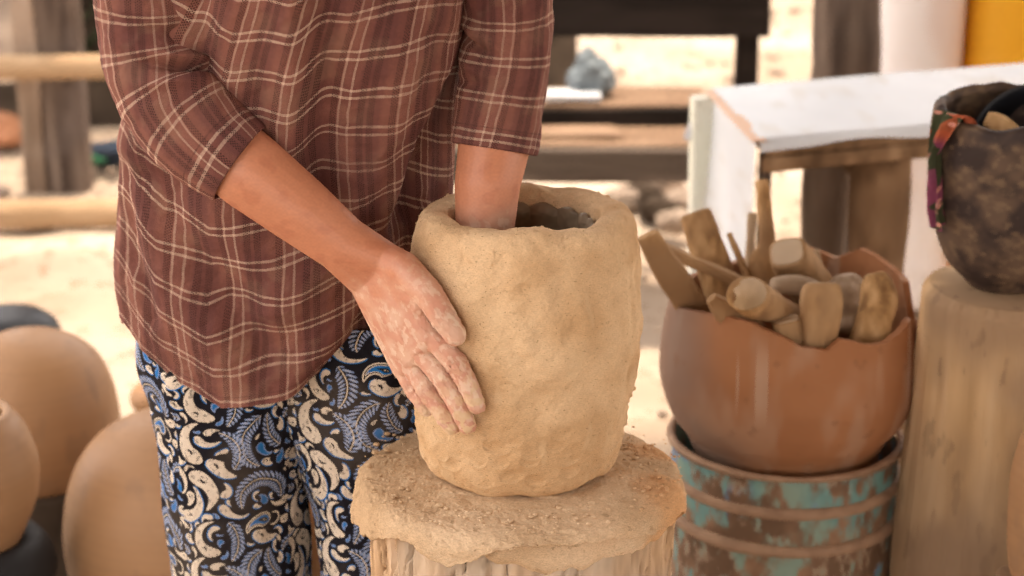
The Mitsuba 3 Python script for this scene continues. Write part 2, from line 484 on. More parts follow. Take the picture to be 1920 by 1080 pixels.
def batik(p, n, uv):
    x, y = uv.x + .0018 * (noise(uv.x * 70, uv.y * 70) - .5), uv.y + .0018 * (noise(uv.x * 70 + 5, uv.y * 70 + 9) - .5)
    row = dr.floor(x / TW)
    y = y + row * .61 * TH
    x, y = x - row * TW, y - dr.floor(y / TH) * TH
    ink, cream, blue, pale = mi.Color3f(.010, .0095, .014), mi.Color3f(.56, .485, .40), mi.Color3f(.02, .13, .36), mi.Color3f(.19, .26, .44)
    crack = smoothstep(.66, .72, fbm(uv.x * 420, uv.y * 260, 2.0, 2))
    cream_c = mix(cream, (.07, .055, .05), .55 * crack)
    col = mi.Color3f(ink)
    e = .00032
    cell = mi.UInt32(dr.clip(dr.floor(y / TH * CYN), 0, CYN - 1)) * CX + mi.UInt32(dr.clip(dr.floor(x / TW * CX), 0, CX - 1))
    for q in range(SLOTS):
        m = dr.gather(mi.UInt32, mi.UInt32(SLOT[q]), cell)
        cx, cy, R, co, si, half, w, kind, flip = (dr.gather(mi.Float, mi.Float(TAB[k]), m) for k in range(9))
        qx, qy = x - cx, y - cy
        qx, qy = qx - dr.round(qx / TW) * TW, qy - dr.round(qy / TH) * TH
        ax, ay = qx * co + qy * si, (qy * co - qx * si) * flip
        r = dr.sqrt(ax * ax + ay * ay + 1e-12)
        ang = dr.atan2(ay, ax)
        t = (ang / half + 1) * .5
        tc = dr.clip(t, 0, 1)
        isdrop, isflame, isline, ispais, isplume = (dr.abs(kind - k) < .5 for k in range(5))
        wid = w * dr.sqrt(dr.clip(tc * 5, 0, 1)) * dr.sqrt(1 - tc + 1e-6) * (1 - .45 * tc)
        wid = dr.select(isline, w * .45 * dr.sqrt(dr.clip(tc * (1 - tc) * 8, 0, 1)), wid)
        wid = dr.select(isplume, w * dr.sqrt(dr.clip(tc * 6, 0, 1)) * dr.sqrt(dr.clip((1 - tc) * 3, 0, 1)), wid)
        d = dr.abs(r - R) - wid
        on = (t > 0) & (t < 1)
        fill = dr.select(on, smoothstep(e, -e, d), 0)
        f = -d / w
        # drops: blue shadow on the outer side, cream body, dark eye in the big ones
        col = mix(col, blue, dr.select(on & isdrop & (r > R) & (flip > 0), smoothstep(.0015, .0011, d), 0))
        col = mix(col, cream_c, dr.select(isdrop, fill, 0))
        eye = dr.sqrt(dr.square(r - R * 1.04) + dr.square((t - .28) * 2 * half * R))
        col = mix(col, ink, dr.select(isdrop & (w > 26 * Z), fill * smoothstep(w * .36 + e, w * .36 - e, eye) * smoothstep(-e, e, eye - w * .14 - .2 * w * dr.select(r > R, 1., 0.)), 0))
        jag = .00085 * dr.abs(dr.sin(ang * half * 14))
        col = mix(col, pale, dr.select(isflame, fill, 0))
        col = mix(col, blue, dr.select(isflame & on, smoothstep(e, -e, d + .0007 + jag), 0))
        col = mix(col, cream, dr.select(isline | ispais, fill, 0))
        pz = on & ispais
        col = mix(col, ink, dr.select(pz & (f > .14), 1., 0))
        col = mix(col, cream, dr.select(pz & (f > .24) & (f < .31), 1., 0))
        col = mix(col, blue, dr.select(pz & (f > .31) & (f < .56), 1., 0))
        dots = dr.sin(ang * R / .0019 * math.pi)
        col = mix(col, ink, dr.select(pz & (f > .56), 1., 0))
        col = mix(col, cream, dr.select(pz & (f > .70) & (dots > .1), 1., 0))
        off = dr.abs(r - R)                     # plume: a spine with small slanted leaflets to both sides
        sp = .0050
        sl = ang * R - off * .75
        ce = (sl / sp - dr.floor(sl / sp) - .5) * sp
        k = dr.clip(off / dr.maximum(wid, 1e-5), 0, 1)
        leaf = dr.sqrt(dr.square(ce / .00165) + dr.square((k - .58) / .40))
        pl = on & isplume
        col = mix(col, pale, dr.select(pl & (k < 1), smoothstep(1.12, .9, leaf), 0))
        col = mix(col, mi.Color3f(.34, .36, .42), dr.select(pl & (k < 1), smoothstep(.62, .4, leaf), 0))
        col = mix(col, cream, dr.select(pl, smoothstep(.0007, .0003, off), 0))
    col = mix(col, (.36, .28, .19), .09 * smoothstep(.45, .72, fbm(uv.x * 16, uv.y * 16, 3.0, 3)))
    return col * (.9 + .2 * noise(uv.x * 1400, uv.y * 1400))


scene['batik_cotton'] = principled(batik, .8, .2, lambda p, n, uv: fbm(uv.x * 160, uv.y * 160, 0.0, 2), .0008, 1e-3)

# ------------------------------------------------------------------ the ground
def build_ground():
    def axis(lo, hi, fine_lo, fine_hi, step):
        a = np.arange(fine_lo, fine_hi, step)
        up = fine_hi + (hi - fine_hi) * (np.linspace(0, 1, 30)[0:] ** 2.5)
        dn = fine_lo - (fine_lo - lo) * (np.linspace(0, 1, 30)[1:] ** 2.5)
        return np.concatenate([dn[::-1], a, up])
    xs, ys = axis(-150, 150, -3, 3.5, .05), axis(-100, 200, -1.0, 8, .04)
    X, Y = np.meshgrid(xs, ys)
    P = np.stack([X, Y, X * 0], -1)
    near = np.exp(-np.maximum(0, np.hypot(X, Y) - 9) / 5)
    Zz = (meshkit.fbm(P * .9 + 11, 4, 3) - .5) * .16 * np.clip((Y - .6) / 2, 0, 1) * near
    Zz += (meshkit.fbm(P * 7 + 5, 3, 8) - .5) * .03 * near
    Zz -= .03
    g0 = onz(100, 525, 0)
    Zz += .045 * np.exp(-((Y - g0[1] - .05 * np.sin(X * 5)) / .07) ** 2) * (X < -.3) * np.clip((-.3 - X) * 6, 0, 1)
    V = np.stack([X, Y, Zz], -1).reshape(-1, 3)
    add('ground', (V, gridf(len(xs), len(ys))), 'sand', kind='structure', label='pale sandy earth of the open yard, sunlit behind', smooth=True)


build_ground()
_r = np.random.default_rng(31)
_m = []
for _ in range(900):
    _x, _y = _r.uniform(-3, 3), _r.uniform(1.6, 6.5)
    _m.append(stone(float(_r.choice([.006, .009, .014, .022], p=[.4, .3, .2, .1])), [_x, _y, -.012], int(_r.integers(99)), (1.3, 1, .7), 1))
add('ground_scraps', join(*_m), 'grey_stone', 'pebbles and dry clay scraps scattered over the sandy yard', 'pebbles', kind='stuff', smooth=True)

# ------------------------------------------------------------------ the pot being built, and the stump
POT_Z = at(980, 868, 0.0)[2]
POT_X = at(980, 640, 0.0)[0]
POT_H = at(980, 388, 0.0)[2] - POT_Z
TOP = POT_Z


def build_pot():
    h = POT_H
    prof = [(.0, .0), (.078, .0), (.090, .002), (.098, .010), (.1045, .034), (.1095, .070), (.1135, .110), (.1160, .150), (.1165, .19), (.1140, .225),
            (.1120, h - .028), (.1085, h - .013), (.1015, h - .003), (.0930, h), (.0850, h - .001), (.0775, h - .006), (.0735, h - .018), (.0720, h - .04), (.072, .06), (.055, .035), (0.0, .03)]
    n, rows = 620, 460
    prof = [(a * 1.03 if b > .03 and a > .08 or b < .03 else a, b) for a, b in prof]
    th, r, z = lathe_grid(prof, n, rows)
    outer = (np.arange(rows)[:, None] < np.argmax(r[:, 0] * 0 + z[:, 0] > h - .0005) + 1) * np.ones_like(r)
    V = np.stack([r * np.cos(th), r * np.sin(th), z], -1).reshape(-1, 3)
    F = gridf(n, rows, True)
    N = vnormals(V, F)
    fb = lambda f, o, s: meshkit.fbm(V * f + 40, o, s) - .5
    d = .0100 * fb(13, 2, 1) + .0075 * fb(32, 2, 2) + .0034 * fb(90, 3, 3) + .0011 * fb(420, 2, 4)
    t, rr, zz = th.ravel(), r.ravel(), z.ravel()
    out = outer.ravel() > 0
    r2 = np.random.default_rng(5)
    # thumb marks pressed round the foot, each a shallow scoop with a raised lip below
    for z0, cnt in ((.030, 20), (.047, 22), (.063, 20), (.080, 15)):
        for k in range(cnt):
            t0, zz0 = (k + r2.uniform(-.3, .3)) / cnt * 2 * np.pi + z0 * 90, z0 + r2.normal(0, .004)
            a, b, dep = r2.uniform(.010, .0145), r2.uniform(.0075, .0105), r2.uniform(.0012, .0028)
            dx, dz = ((t - t0 + np.pi) % (2 * np.pi) - np.pi) * .108, zz - zz0
            qq = (dx / a) ** 2 + (dz / b) ** 2
            d -= out * dep * np.clip(1 - qq, 0, 1) ** .6 * np.clip(.8 - dz / b * .5, 0, 1.3)
            d += out * dep * .55 * np.exp(-((qq - 1.12) / .22) ** 2) * np.clip(.3 - dz / b, 0, 1)
    # wide dents of the palm higher up, and dragged finger marks
    for _ in range(34):
        t0, z0 = r2.uniform(0, 2 * np.pi), r2.uniform(.10, h - .03)
        a, b, dep = r2.uniform(.012, .03), r2.uniform(.014, .04), r2.uniform(.0020, .0060)
        dx, dz = ((t - t0 + np.pi) % (2 * np.pi) - np.pi) * .113, zz - z0
        k = r2.uniform(-.5, .5)
        d -= out * dep * np.exp(-(((dx + k * dz) / a) ** 2 + (dz / b) ** 2) ** 1.4)
    for t0, z0, a, b, dep in ((-.42, h - .10, .006, .035, .0035), (-.28, h - .07, .005, .03, .003), (-.62, h - .12, .007, .03, .0025), (-.95, h - .075, .008, .03, .003), (-1.3, h - .06, .009, .025, .002)):
        dx, dz = ((t - t0 + np.pi) % (2 * np.pi) - np.pi) * .113, zz - z0
        d -= out * dep * np.exp(-((dx / a) ** 2 + (dz / b) ** 2))
    V = V + N * d[:, None]
    top = np.clip((zz - h + .05) / .05, 0, 1)
    V[:, 2] += top * (.006 * (meshkit.fbm(np.stack([np.cos(t) * 1.6, np.sin(t) * 1.6, t * 0], -1) + 9, 3, 6) - .5) * 2 - .003 * np.cos(t - 2.5))
    V[:, 2] = np.maximum(V[:, 2], 0.0005)
    V[:, 0] += .003 - .0075 * np.clip(1 - zz / .15, 0, 1)
    V += [POT_X, 0, POT_Z]
    G = V.reshape(rows, n, 3)
    add('clay_pot', (V, F), 'fresh_clay', 'unfired tan clay pot with thick dented wall being shaped by hand on the stump', 'pot', smooth=True)
    # the wet inside: a darker skin drawn up in finger-wide lobes
    n, rows = 500, 90
    th = np.broadcast_to(np.linspace(0, 2 * np.pi, n, endpoint=False), (rows, n))
    q = np.broadcast_to(np.linspace(0, 1, rows)[:, None], (rows, n))
    fr = th * 2.9 + .25 * np.sin(th * 3) + .18 * q
    lob = np.abs(np.sin(np.pi * fr)) ** .9
    ztop = h - .0195 + .005 * lob
    z = ztop - (ztop - .05) * q ** 1.6
    r = .0715 - (.002 + .0050 * lob) * np.sqrt(np.clip(q * 7, 0, 1)) + .0030 * (meshkit.fbm(np.stack([np.cos(th) * 5, np.sin(th) * 5, z * 60], -1), 3, 3) - .5) * 2
    V = np.stack([POT_X + r * np.cos(th), r * np.sin(th), POT_Z + z], -1).reshape(-1, 3)
    add('clay_pot__wet_lining', (V, gridf(n, rows, True)), 'wet_clay', label='dark wet clay drawn up in finger marks inside the pot', smooth=True)
    # crumbs clinging to the rim and wall
    ms = []
    lip = int(np.argmax(G[:, :, 2].mean(1)))

    def lump(t0, row, s, seed):
        p = G[row, int((t0 % (2 * np.pi)) / (2 * np.pi) * G.shape[1]) % G.shape[1]]
        ms.append(stone(s, p + [0, 0, s * .3], seed, (1, 1, .8), 2))
    lump(.62, lip - 8, .0035, 1); lump(.66, lip - 12, .0026, 2)
    low = int(np.argmin(np.abs(G[:lip, :, 2].mean(1) - at(1194, 728, 0)[2])))
    lump(-.02, low, .0030, 3); lump(-.06, low - 4, .0026, 4); lump(-.03, low - 9, .002, 5)
    for k in range(60):
        lump(r2.uniform(0, 2 * np.pi), lip + int(r2.integers(-26, 14)), r2.uniform(.0007, .0017), k)
    add('clay_pot__crumb', join(*ms), 'fresh_clay', kind='stuff', smooth=True)


build_pot()


def build_stump():
    R = .1770
    cx = at(976, 910, 0.0)[0]
    # wooden body
    n, rows = 420, 160
    th = np.broadcast_to(np.linspace(0, 2 * np.pi, n, endpoint=False), (rows, n))
    zt = TOP - .012
    z = np.broadcast_to(np.linspace(0, 1, rows)[:, None], (rows, n)) * (zt + .05) - .05
    P = np.stack([np.cos(th) * 9, np.sin(th) * 9, z * 3], -1)
    Q = np.stack([np.cos(th) * 26, np.sin(th) * 26, z * 5], -1)
    S1 = np.stack([np.cos(th) * 4, np.sin(th) * 4, z * 7], -1)
    S2 = np.stack([np.cos(th) * 13 + .5 * np.sin(z * 40), np.sin(th) * 13, z * 14], -1)
    S3 = np.stack([np.cos(th) * 34 + .4 * np.sin(z * 60), np.sin(th) * 34, z * 9], -1)
    crack = np.clip(.045 - np.abs(meshkit.fbm(S2 * .9 + 20, 2, 9) - .5), 0, 1) / .045
    r = .1610 + .016 * (meshkit.fbm(S1, 3, 2) - .5) + .007 * (meshkit.fbm(S2, 3, 4) - .5) + .0045 * (meshkit.fbm(S3, 3, 6) - .5) - .007 * crack * (meshkit.noise(S1 * 1.7 + 4, 3) > .45) + .03 * np.clip(.12 - z, 0, .2)
    V = np.stack([cx + r * np.cos(th), r * np.sin(th), z], -1).reshape(-1, 3)
    V = np.vstack([V, [[cx, 0, zt]]])
    F = gridf(n, rows, True)
    j = np.arange(n)
    F = np.vstack([F, np.stack([(rows - 1) * n + j, (rows - 1) * n + (j + 1) % n, j * 0 + rows * n], 1)])
    tag('tree_stump', 'upright weathered tree stump capped with dried clay, carrying the unfired pot', 'stump')
    add('tree_stump__trunk', (V, F), 'stump_wood', smooth=True)
    # dried clay crust poured over the top, with a ragged lower edge
    n, rows = 700, 300
    th = np.linspace(0, 2 * np.pi, n, endpoint=False)
    ang = np.radians([-180, -157, -140, -128, -118, -112, -104, -95, -85, -60, -30, 0, 60, 120, 180])
    low = [.050, .052, .031, .031, .039, .040, .029, .016, .014, .016, .032, .045, .05, .05, .050]
    drop = np.interp((th + np.pi) % (2 * np.pi) - np.pi, ang, low) + .009 * (meshkit.fbm(np.stack([np.cos(th) * 14, np.sin(th) * 14, th * 0], -1) + 3, 4, 2) - .5)
    q = np.linspace(0, 1, rows)[:, None]
    thg = np.broadcast_to(th, (rows, n))
    a = np.clip(q / .55, 0, 1)
    b = np.clip((q - .55) / .35, 0, 1)
    c = np.clip((q - .90) / .10, 0, 1)
    r = (R - .028) * a ** .85 + .028 * np.sin(b * np.pi / 2) ** .9 - .018 * c
    z = -.006 * a ** 3 - (drop[None] - .004) * (.10 * b + .90 * b ** 2.2) + .004 * c * (1 - c)
    P = np.stack([r * np.cos(thg), r * np.sin(thg), z], -1)
    V = P.reshape(-1, 3)
    F = gridf(n, rows, True)
    N = vnormals(V, F)
    N[N[:, 2] < -.3] *= -1 if False else 1
    fb = lambda f, o, s: meshkit.fbm(V * f + 40, o, s) - .5
    mid = np.clip(np.hypot(V[:, 0], V[:, 1]) / .118, 0, 1) ** 3
    d = mid * (.010 * fb(11, 3, 1) + .0045 * fb(60, 3, 2) + .0035 * np.clip(fb(150, 3, 7), 0, 1) + .0013 * fb(420, 2, 3))
    d -= mid * .004 * np.clip(meshkit.noise(V * np.array([40, 90, 40]) + 3, 5) - .72, 0, 1) / .28
    V = V + N * d[:, None]
    V += [cx, 0, TOP + .001]
    # scraps of clay lying on the crust
    r2 = np.random.default_rng(3)
    ms = []
    for _ in range(420):
        t0, rr = r2.uniform(0, 2 * np.pi), r2.uniform(.108, .172)
        s = r2.uniform(.0007, .0022) if r2.random() < .93 else r2.uniform(.0025, .004)
        ms.append(stone(s, [cx + rr * math.cos(t0), rr * math.sin(t0), TOP - .003 + .001], int(r2.integers(99)), (1.2, 1, .7), 1))
    add('tree_stump__clay_crust', (V, F), 'clay_crust', label='dried clay crust with a ragged hanging edge', smooth=True)
    add('tree_stump__clay_crust__crumb', join(*ms), 'clay_crust', kind='stuff', smooth=True)
    # a second, thinner skin of orange clay lower on the right of the front
    n, rows = 260, 60
    th = np.linspace(-1.9, -.2, n)
    q = np.linspace(0, 1, rows)[:, None]
    thg = np.broadcast_to(th, (rows, n))
    dr2 = .050 + .016 * (meshkit.fbm(np.stack([th * 5, th * 0, th * 0], -1) + 3, 4, 8) - .5) - .012 * np.clip((-1.5 - th) / .3, 0, 1) + .008 * np.clip((th + .6) / .9, 0, 1)
    z = -.016 - q * (dr2[None] - .016)
    edge = np.sin(np.clip((thg + 1.9) / .25, 0, 1) * np.pi / 2) * np.sin(np.clip((-.2 - thg) / .35, 0, 1) * np.pi / 2)
    r = .1595 + .007 * np.sin(np.clip((1 - q) * 3, 0, 1) * np.pi / 2) * edge - .006 * (1 - edge) + .008 * (meshkit.fbm(np.stack([np.cos(thg) * 8, np.sin(thg) * 8, z * 50], -1), 4, 5) - .5) - .012 * (q > .98)
    V = np.stack([cx + r * np.cos(thg), r * np.sin(thg), TOP + z], -1).reshape(-1, 3)
    add('tree_stump__clay_skin', (V, gridf(n, rows)), 'clay_crust', label='orange clay skin on the bark below the crust', smooth=True)


build_stump()

# ------------------------------------------------------------------ the person
PY = .20                                       # depth of the hips


def lean(v):
    """depth of the trunk at the picture row v: it bends forward over the pot"""
    return float(np.interp(v, [-300, -100, 100, 300, 500, 650], [-.005, .02, .065, .125, .175, .20]))


def hull(*balls):
    return m3.Manifold.batch_hull([m3.Manifold.sphere(r, 44).translate(tuple(map(float, c))) for c, r in balls])


def chain(*balls):
    return [hull(a, b) for a, b in zip(balls[:-1], balls[1:])]


def smooth_man(parts, edge, it=14):
    man = m3.Manifold.batch_boolean(parts, m3.OpType.Add).refine_to_length(edge)
    g = man.to_mesh()
    tm = trimesh.Trimesh(np.array(g.vert_properties[:, :3], float), np.array(g.tri_verts), process=True, merge_norm=True, merge_tex=True)
    trimesh.smoothing.filter_taubin(tm, lamb=.5, nu=.51, iterations=it)
    return tm


def as_man(tm):
    return m3.Manifold(m3.Mesh(np.asarray(tm.vertices, np.float32), np.asarray(tm.faces, np.uint32)))


def build_arms():
    A = at
    # the hand that holds the pot from outside
    wr, wu = (A(724, 489, -.052), .0185), (A(686, 527, -.040), .0180)
    el = (A(388, 254, -.018), .0395)
    f1 = (A(470, 322, -.033), .0390)
    f2 = (A(560, 392, -.040), .0345)
    f3 = (A(640, 456, -.044), .029)
    mc = {'index': (A(806, 632, -.092), .0125), 'middle': (A(786, 657, -.082), .0125), 'ring': (A(767, 680, -.066), .0118), 'little': (A(754, 692, -.048), .0105)}
    fingers = {
        'index': [(812, 634, -.094, .0112), (858, 684, -.1085, .0108), (879, 724, -.1140, .0100), (893, 760, -.1155, .0088)],
        'middle': [(790, 660, -.084, .0112), (831, 709, -.1020, .0110), (858, 758, -.1100, .0102), (876, 797, -.1125, .0090)],
        'ring': [(771, 684, -.068, .0108), (801, 730, -.0890, .0106), (829, 773, -.1000, .0097), (846, 799, -.1030, .0088)],
        'little': [(757, 696, -.050, .0095), (776, 733, -.0680, .0086), (790, 754, -.0770, .0080), (799, 768, -.0800, .0072)]}
    parts = chain(el, f1, f2, f3) + [hull(f3, wr, wu)]
    pts = {k: [(A(u, v, y), r) for u, v, y, r in f] for k, f in fingers.items()}
    parts.append(hull(wr, wu, mc['index'], mc['middle']))
    parts.append(hull(wr, wu, mc['middle'], mc['ring']))
    parts.append(hull(wr, wu, mc['ring'], mc['little']))
    parts.append(hull(*mc.values()))
    for f in pts.values():
        parts += chain(*f)
    th = [(A(757, 505, -.070), .0175), (A(801, 548, -.094), .0145), (A(831, 594, -.1075), .0128), (A(853, 628, -.113), .0112)]
    parts += chain(*th)
    parts.append(hull(wr, th[0], (A(770, 590, -.078), .012)))
    parts.append(hull(th[0], (A(790, 560, -.086), .0115), (A(780, 600, -.082), .012)))
    hand = smooth_man(parts, .0024, 16)
    V, N = np.array(hand.vertices), np.array(hand.vertex_normals)
    d = np.zeros(len(V))
    knuckles = [(f[1], f[0], f[2]) for f in pts.values()] + [(th[2], th[1], th[3])]
    for (c, r), (p0, _), (p1, _) in knuckles:          # creases over the middle joints
        ax = (p1 - p0) / np.linalg.norm(p1 - p0)
        s = (V - c) @ ax
        rad = np.linalg.norm((V - c) - s[:, None] * ax, axis=1)
        near = np.exp(-(s / .0075) ** 2) * (rad < r * 1.5)
        d += near * (.0012 - .0019 * np.abs(np.sin(s / .0034 * np.pi)) ** .6) + .0004 * near
    for f in list(pts.values()) + [th]:                # nails: a flat plate with a groove round it
        (p1, r1), (p0, r0) = f[-1], f[-2]
        ax = (p1 - p0) / np.linalg.norm(p1 - p0)
        dors = np.array([-.55, -.75, .35]); dors -= ax * (dors @ ax); dors /= np.linalg.norm(dors)
        c = p1 - ax * .001 + dors * r1
        q = V - c
        lat = np.cross(ax, dors)
        e = (q @ ax / .0062) ** 2 + (q @ lat / .0048) ** 2
        ok = np.abs(q @ dors) < .006
        d += ok * (-.0006 * np.exp(-((e - 1.05) / .22) ** 2) - .0002 * (e < .8))
    dust = np.clip((V[:, 0] - A(690, 500, -.04)[0]) / .05, 0, 1)
    d += dust * (.0010 * np.clip(meshkit.fbm(V * 190 + 7, 3, 3) - .5, 0, 1) + .0018 * np.clip(meshkit.fbm(V * 210 + 3, 2, 8) - .60, 0, 1) / .4 * dust)
    # tendons on the back of the hand
    for k in ('index', 'middle', 'ring'):
        p0, p1 = (wr[0] + wu[0]) / 2, mc[k][0]
        ax = (p1 - p0) / np.linalg.norm(p1 - p0)
        s = (V - p0) @ ax / np.linalg.norm(p1 - p0)
        off = (V - p0) - ((V - p0) @ ax)[:, None] * ax
        lat = np.cross(ax, np.array([-.6, -.7, .2])); lat /= np.linalg.norm(lat)
        d += .0012 * np.exp(-((off @ lat) / .0035) ** 2) * np.exp(-((s - .7) / .3) ** 2) * (N @ np.array([-.6, -.75, .2]) > .2)
    hand.vertices = V + N * d[:, None]
    # the other arm reaches down into the pot
    z0, x0 = POT_Z, POT_X
    el2 = (A(950, 75, .055), .029)
    g0 = (A(943, 165, .050), .036)
    g1 = (A(929, 258, .041), .0378)
    g2 = (A(914, 345, .016), .0335)
    g3 = (np.array([x0 - .040, .004, z0 + .235]), .0285)
    w2 = (np.array([x0 - .038, -.002, z0 + .195]), .0245)
    ps = chain(el2, g0, g1, g2, g3, w2)
    m2 = [(np.array([x0 - .040 + .020 * k, -.030 + .004 * abs(k - 1), z0 + .120]), .0115) for k in range(4)]
    ps.append(hull(w2, m2[0], m2[3]))
    ps.append(hull(*m2))
    for k, (c, r) in enumerate(m2):
        L = (.040, .046, .042, .032)[k]
        j1 = c + np.array([0, -.010, -L * .55]); j2 = c + np.array([0, -.006, -L * .95]); j3 = c + np.array([0, .006, -L * 1.25])
        ps += chain((c, .0105), (j1, .0095), (j2, .0088), (j3, .0078))
    tt = [(np.array([x0 - .052, .012, z0 + .165]), .015), (np.array([x0 - .056, .010, z0 + .130]), .0115), (np.array([x0 - .050, -.004, z0 + .105]), .0095)]
    ps += chain(w2, *tt)
    arm2 = smooth_man(ps, .0032, 24)
    return hand, arm2, el, el2


def build_body():
    hand, arm2, el, el2 = build_arms()
    hip, chest = at(545, 560, PY), at(575, 40, .07)
    shL, shR = at(345, -215, .02), at(872, -215, .02)
    neck = at(620, -300, -.03)
    head = neck + np.array([.02, -.075, .145])
    parts = [hull((hip + [-.05, .02, 0], .07), (hip + [.02, .02, 0], .07), (chest + [-.06, .02, -.1], .06), (chest + [.03, .02, -.1], .06)),
             hull((chest + [-.06, .02, -.1], .06), (chest + [.03, .02, -.1], .06), (shL + [.05, 0, -.03], .04), (shR + [-.05, 0, -.03], .04)),
             hull((shL, .040), (at(285, -50, .012), .038)), hull((at(285, -50, .012), .038), (at(290, 65, .016), .037)), hull((at(290, 65, .016), .037), (at(322, 175, .004), .037)), hull((at(322, 175, .004), .037), (el[0], .036)), hull((shR, .040), (at(944, -60, .045), .028)), hull((at(944, -60, .045), .028), (el2[0], .027)),
             hull((shL + [.08, 0, .0], .045), (shR + [-.08, 0, 0], .045), (neck, .045)),
             hull((neck, .046), (head + [0, .03, -.05], .045)),
             hull((head + [0, .02, .03], .078), (head + [0, .005, .025], .074), (head + [0, -.035, -.055], .042), (head + [0, -.025, .02], .066)),
             hull((head + [0, -.088, .012], .006), (head + [0, -.100, -.018], .010), (head + [0, -.078, -.018], .016)),
             hull((head + [-.02, -.078, -.045], .008), (head + [.02, -.078, -.045], .008)),
             hull((head + [-.075, .01, .012], .012), (head + [-.072, .01, -.02], .009)), hull((head + [.075, .01, .012], .012), (head + [.072, .01, -.02], .009))]
    for u, s in ((455, -1), (690, 1)):
        a = at(u, 760, PY)
        k = np.array([a[0] + .005 * s, PY, .36]); an = np.array([a[0] + .01 * s, PY + .03, .07])
        parts += [hull((hip + [.06 * s, 0, -.02], .06), (a + [.012 * s, 0, .0], .06)), hull((a + [.012 * s, 0, .0], .06), (k, .048)), hull((k, .048), (an, .033)),
                  hull((an + [0, 0, -.02], .032), (an + [0, .03, -.05], .026), (an + [.01 * s, -.10, -.058], .026), (an + [.005 * s, -.15, -.062], .018)),]
    core = smooth_man(parts, .014, 8)
    whole = m3.Manifold.batch_boolean([as_man(core), as_man(hand), as_man(arm2)], m3.OpType.Add)
    g = whole.to_mesh()
    V, F = np.array(g.vert_properties[:, :3], float), np.array(g.tri_verts)
    tag('person', 'person in plaid shirt bending over, one hand flat on the pot and one inside', 'person')
    add('person__body', (V, F), 'skin', smooth=True)
    # hair, tied back
    m = trimesh.creation.icosphere(subdivisions=4, radius=1.0)
    W = np.array(m.vertices)
    W = W * [.088, .098, .092]
    keep = (W[:, 1] > -.045 + .0 * W[:, 2]) | (W[:, 2] > .055)
    Fh = np.array(m.faces)[keep[np.array(m.faces)].all(1)]
    W = W + vnormals(W, np.array(m.faces)) * ((meshkit.fbm(W * [80, 80, 14] + 9, 3, 1) - .5) * .008)[:, None]
    bun = stone(.035, head + [0, .105, .02], 4, (1, 1, 1))
    add('person__hair', join((W + head + [0, .012, .035], Fh), bun), 'hair', smooth=True)
    return


HX, HY, HZ = at(715, 520, -.04)
WRX = at(700, 500, -.04)[0]


def skin_col(p, n, uv):
    a = fbm(p.x * 22, p.y * 22, p.z * 22, 3)
    f = noise(p.x * 500, p.y * 500, p.z * 500)
    c = mix((.43, .17, .090), (.49, .21, .122), a)
    c = mix(c, (.36, .12, .065), .35 * smoothstep(.55, .72, fbm(p.x * 60, p.y * 60, p.z * 60 + 5, 2)))
    c = c * (.94 + .12 * f)
    # dried clay dust on the working hand, up to the wrist
    along = (p.x - HX) * .62 - (p.z - HZ) * .72
    w = smoothstep(-.030, .050, along + .075 * (fbm(p.x * 42, p.y * 42, p.z * 42, 4) - .5)) * smoothstep(.02, -.02, p.y) * smoothstep(HZ + .08, HZ + .03, p.z)
    dust = mix((.60, .43, .32), (.66, .50, .37), noise(p.x * 60, p.y * 60, p.z * 60))
    d2 = fbm(p.x * 48, p.y * 48, p.z * 48, 4)
    c = mix(c, (.49, .225, .155), .8 * w)
    fine = fbm(p.x * 170 + 40 * p.z, p.y * 170, p.z * 110, 3)
    c = mix(c, dust, w * (.12 + .42 * smoothstep(.34, .66, d2) + .46 * smoothstep(.50, .66, fine)))
    tips = smoothstep(.075, .16, along)
    c = mix(c, (.58, .42, .25), tips * .9 * smoothstep(.46, .56, fbm(p.x * 110, p.y * 130, p.z * 130, 3)))
    # a smear along the underside of the forearm
    s = smoothstep(.02, .0, dr.abs((p.x - SMX) * .75 + (p.z - SMZ) * -.66)) * smoothstep(.05, .02, dr.abs((p.x - SMX) * .66 + (p.z - SMZ) * .75) * 1.0) * smoothstep(.5, .56, fbm(p.x * 120, p.y * 120, p.z * 120, 3))
    return mix(c, (.60, .44, .25), .8 * s * smoothstep(SMZ + .02, SMZ - .005, p.z + (p.x - SMX) * .72))


SMX, _, SMZ = at(600, 488, -.02)


def skin_bump(p, n, uv):
    onhand = smoothstep(.0, .04, (p.x - HX) * .62 - (p.z - HZ) * .72) * smoothstep(.02, -.02, p.y)
    f = fbm(p.x * 240, p.y * 240, p.z * 240, 3)
    lines = smoothstep(.12, .0, dr.abs(fbm(p.x * 210 + 30 * p.y, p.y * 210, p.z * 120, 2) - .5) * 2)
    return .25 * noise(p.x * 900, p.y * 900, p.z * 900) + .5 * f + onhand * (.9 * f - .8 * lines)


scene['skin'] = principled(skin_col, lambda p, n, uv: .40 + .3 * smoothstep(.0, .04, (p.x - HX) * .62 - (p.z - HZ) * .72), 1.0, skin_bump, .0007, 6e-4)
build_body()


def gauss_line(x, z, pts, width, taper=.04):
    """1 on the polyline pts (pixels of the front of the shirt), falling off to its sides and ends"""
    best = np.zeros_like(x)
    P = np.array([at(u, v, .08)[[0, 2]] for u, v in pts])
    for a, b in zip(P[:-1], P[1:]):
        ab = b - a
        L = np.linalg.norm(ab)
        t = ((x - a[0]) * ab[0] + (z - a[1]) * ab[1]) / L ** 2
        tc = np.clip(t, 0, 1)
        dd = np.hypot(x - a[0] - tc * ab[0], z - a[1] - tc * ab[1])
        best = np.maximum(best, np.exp(-(dd / width) ** 2))
    return best


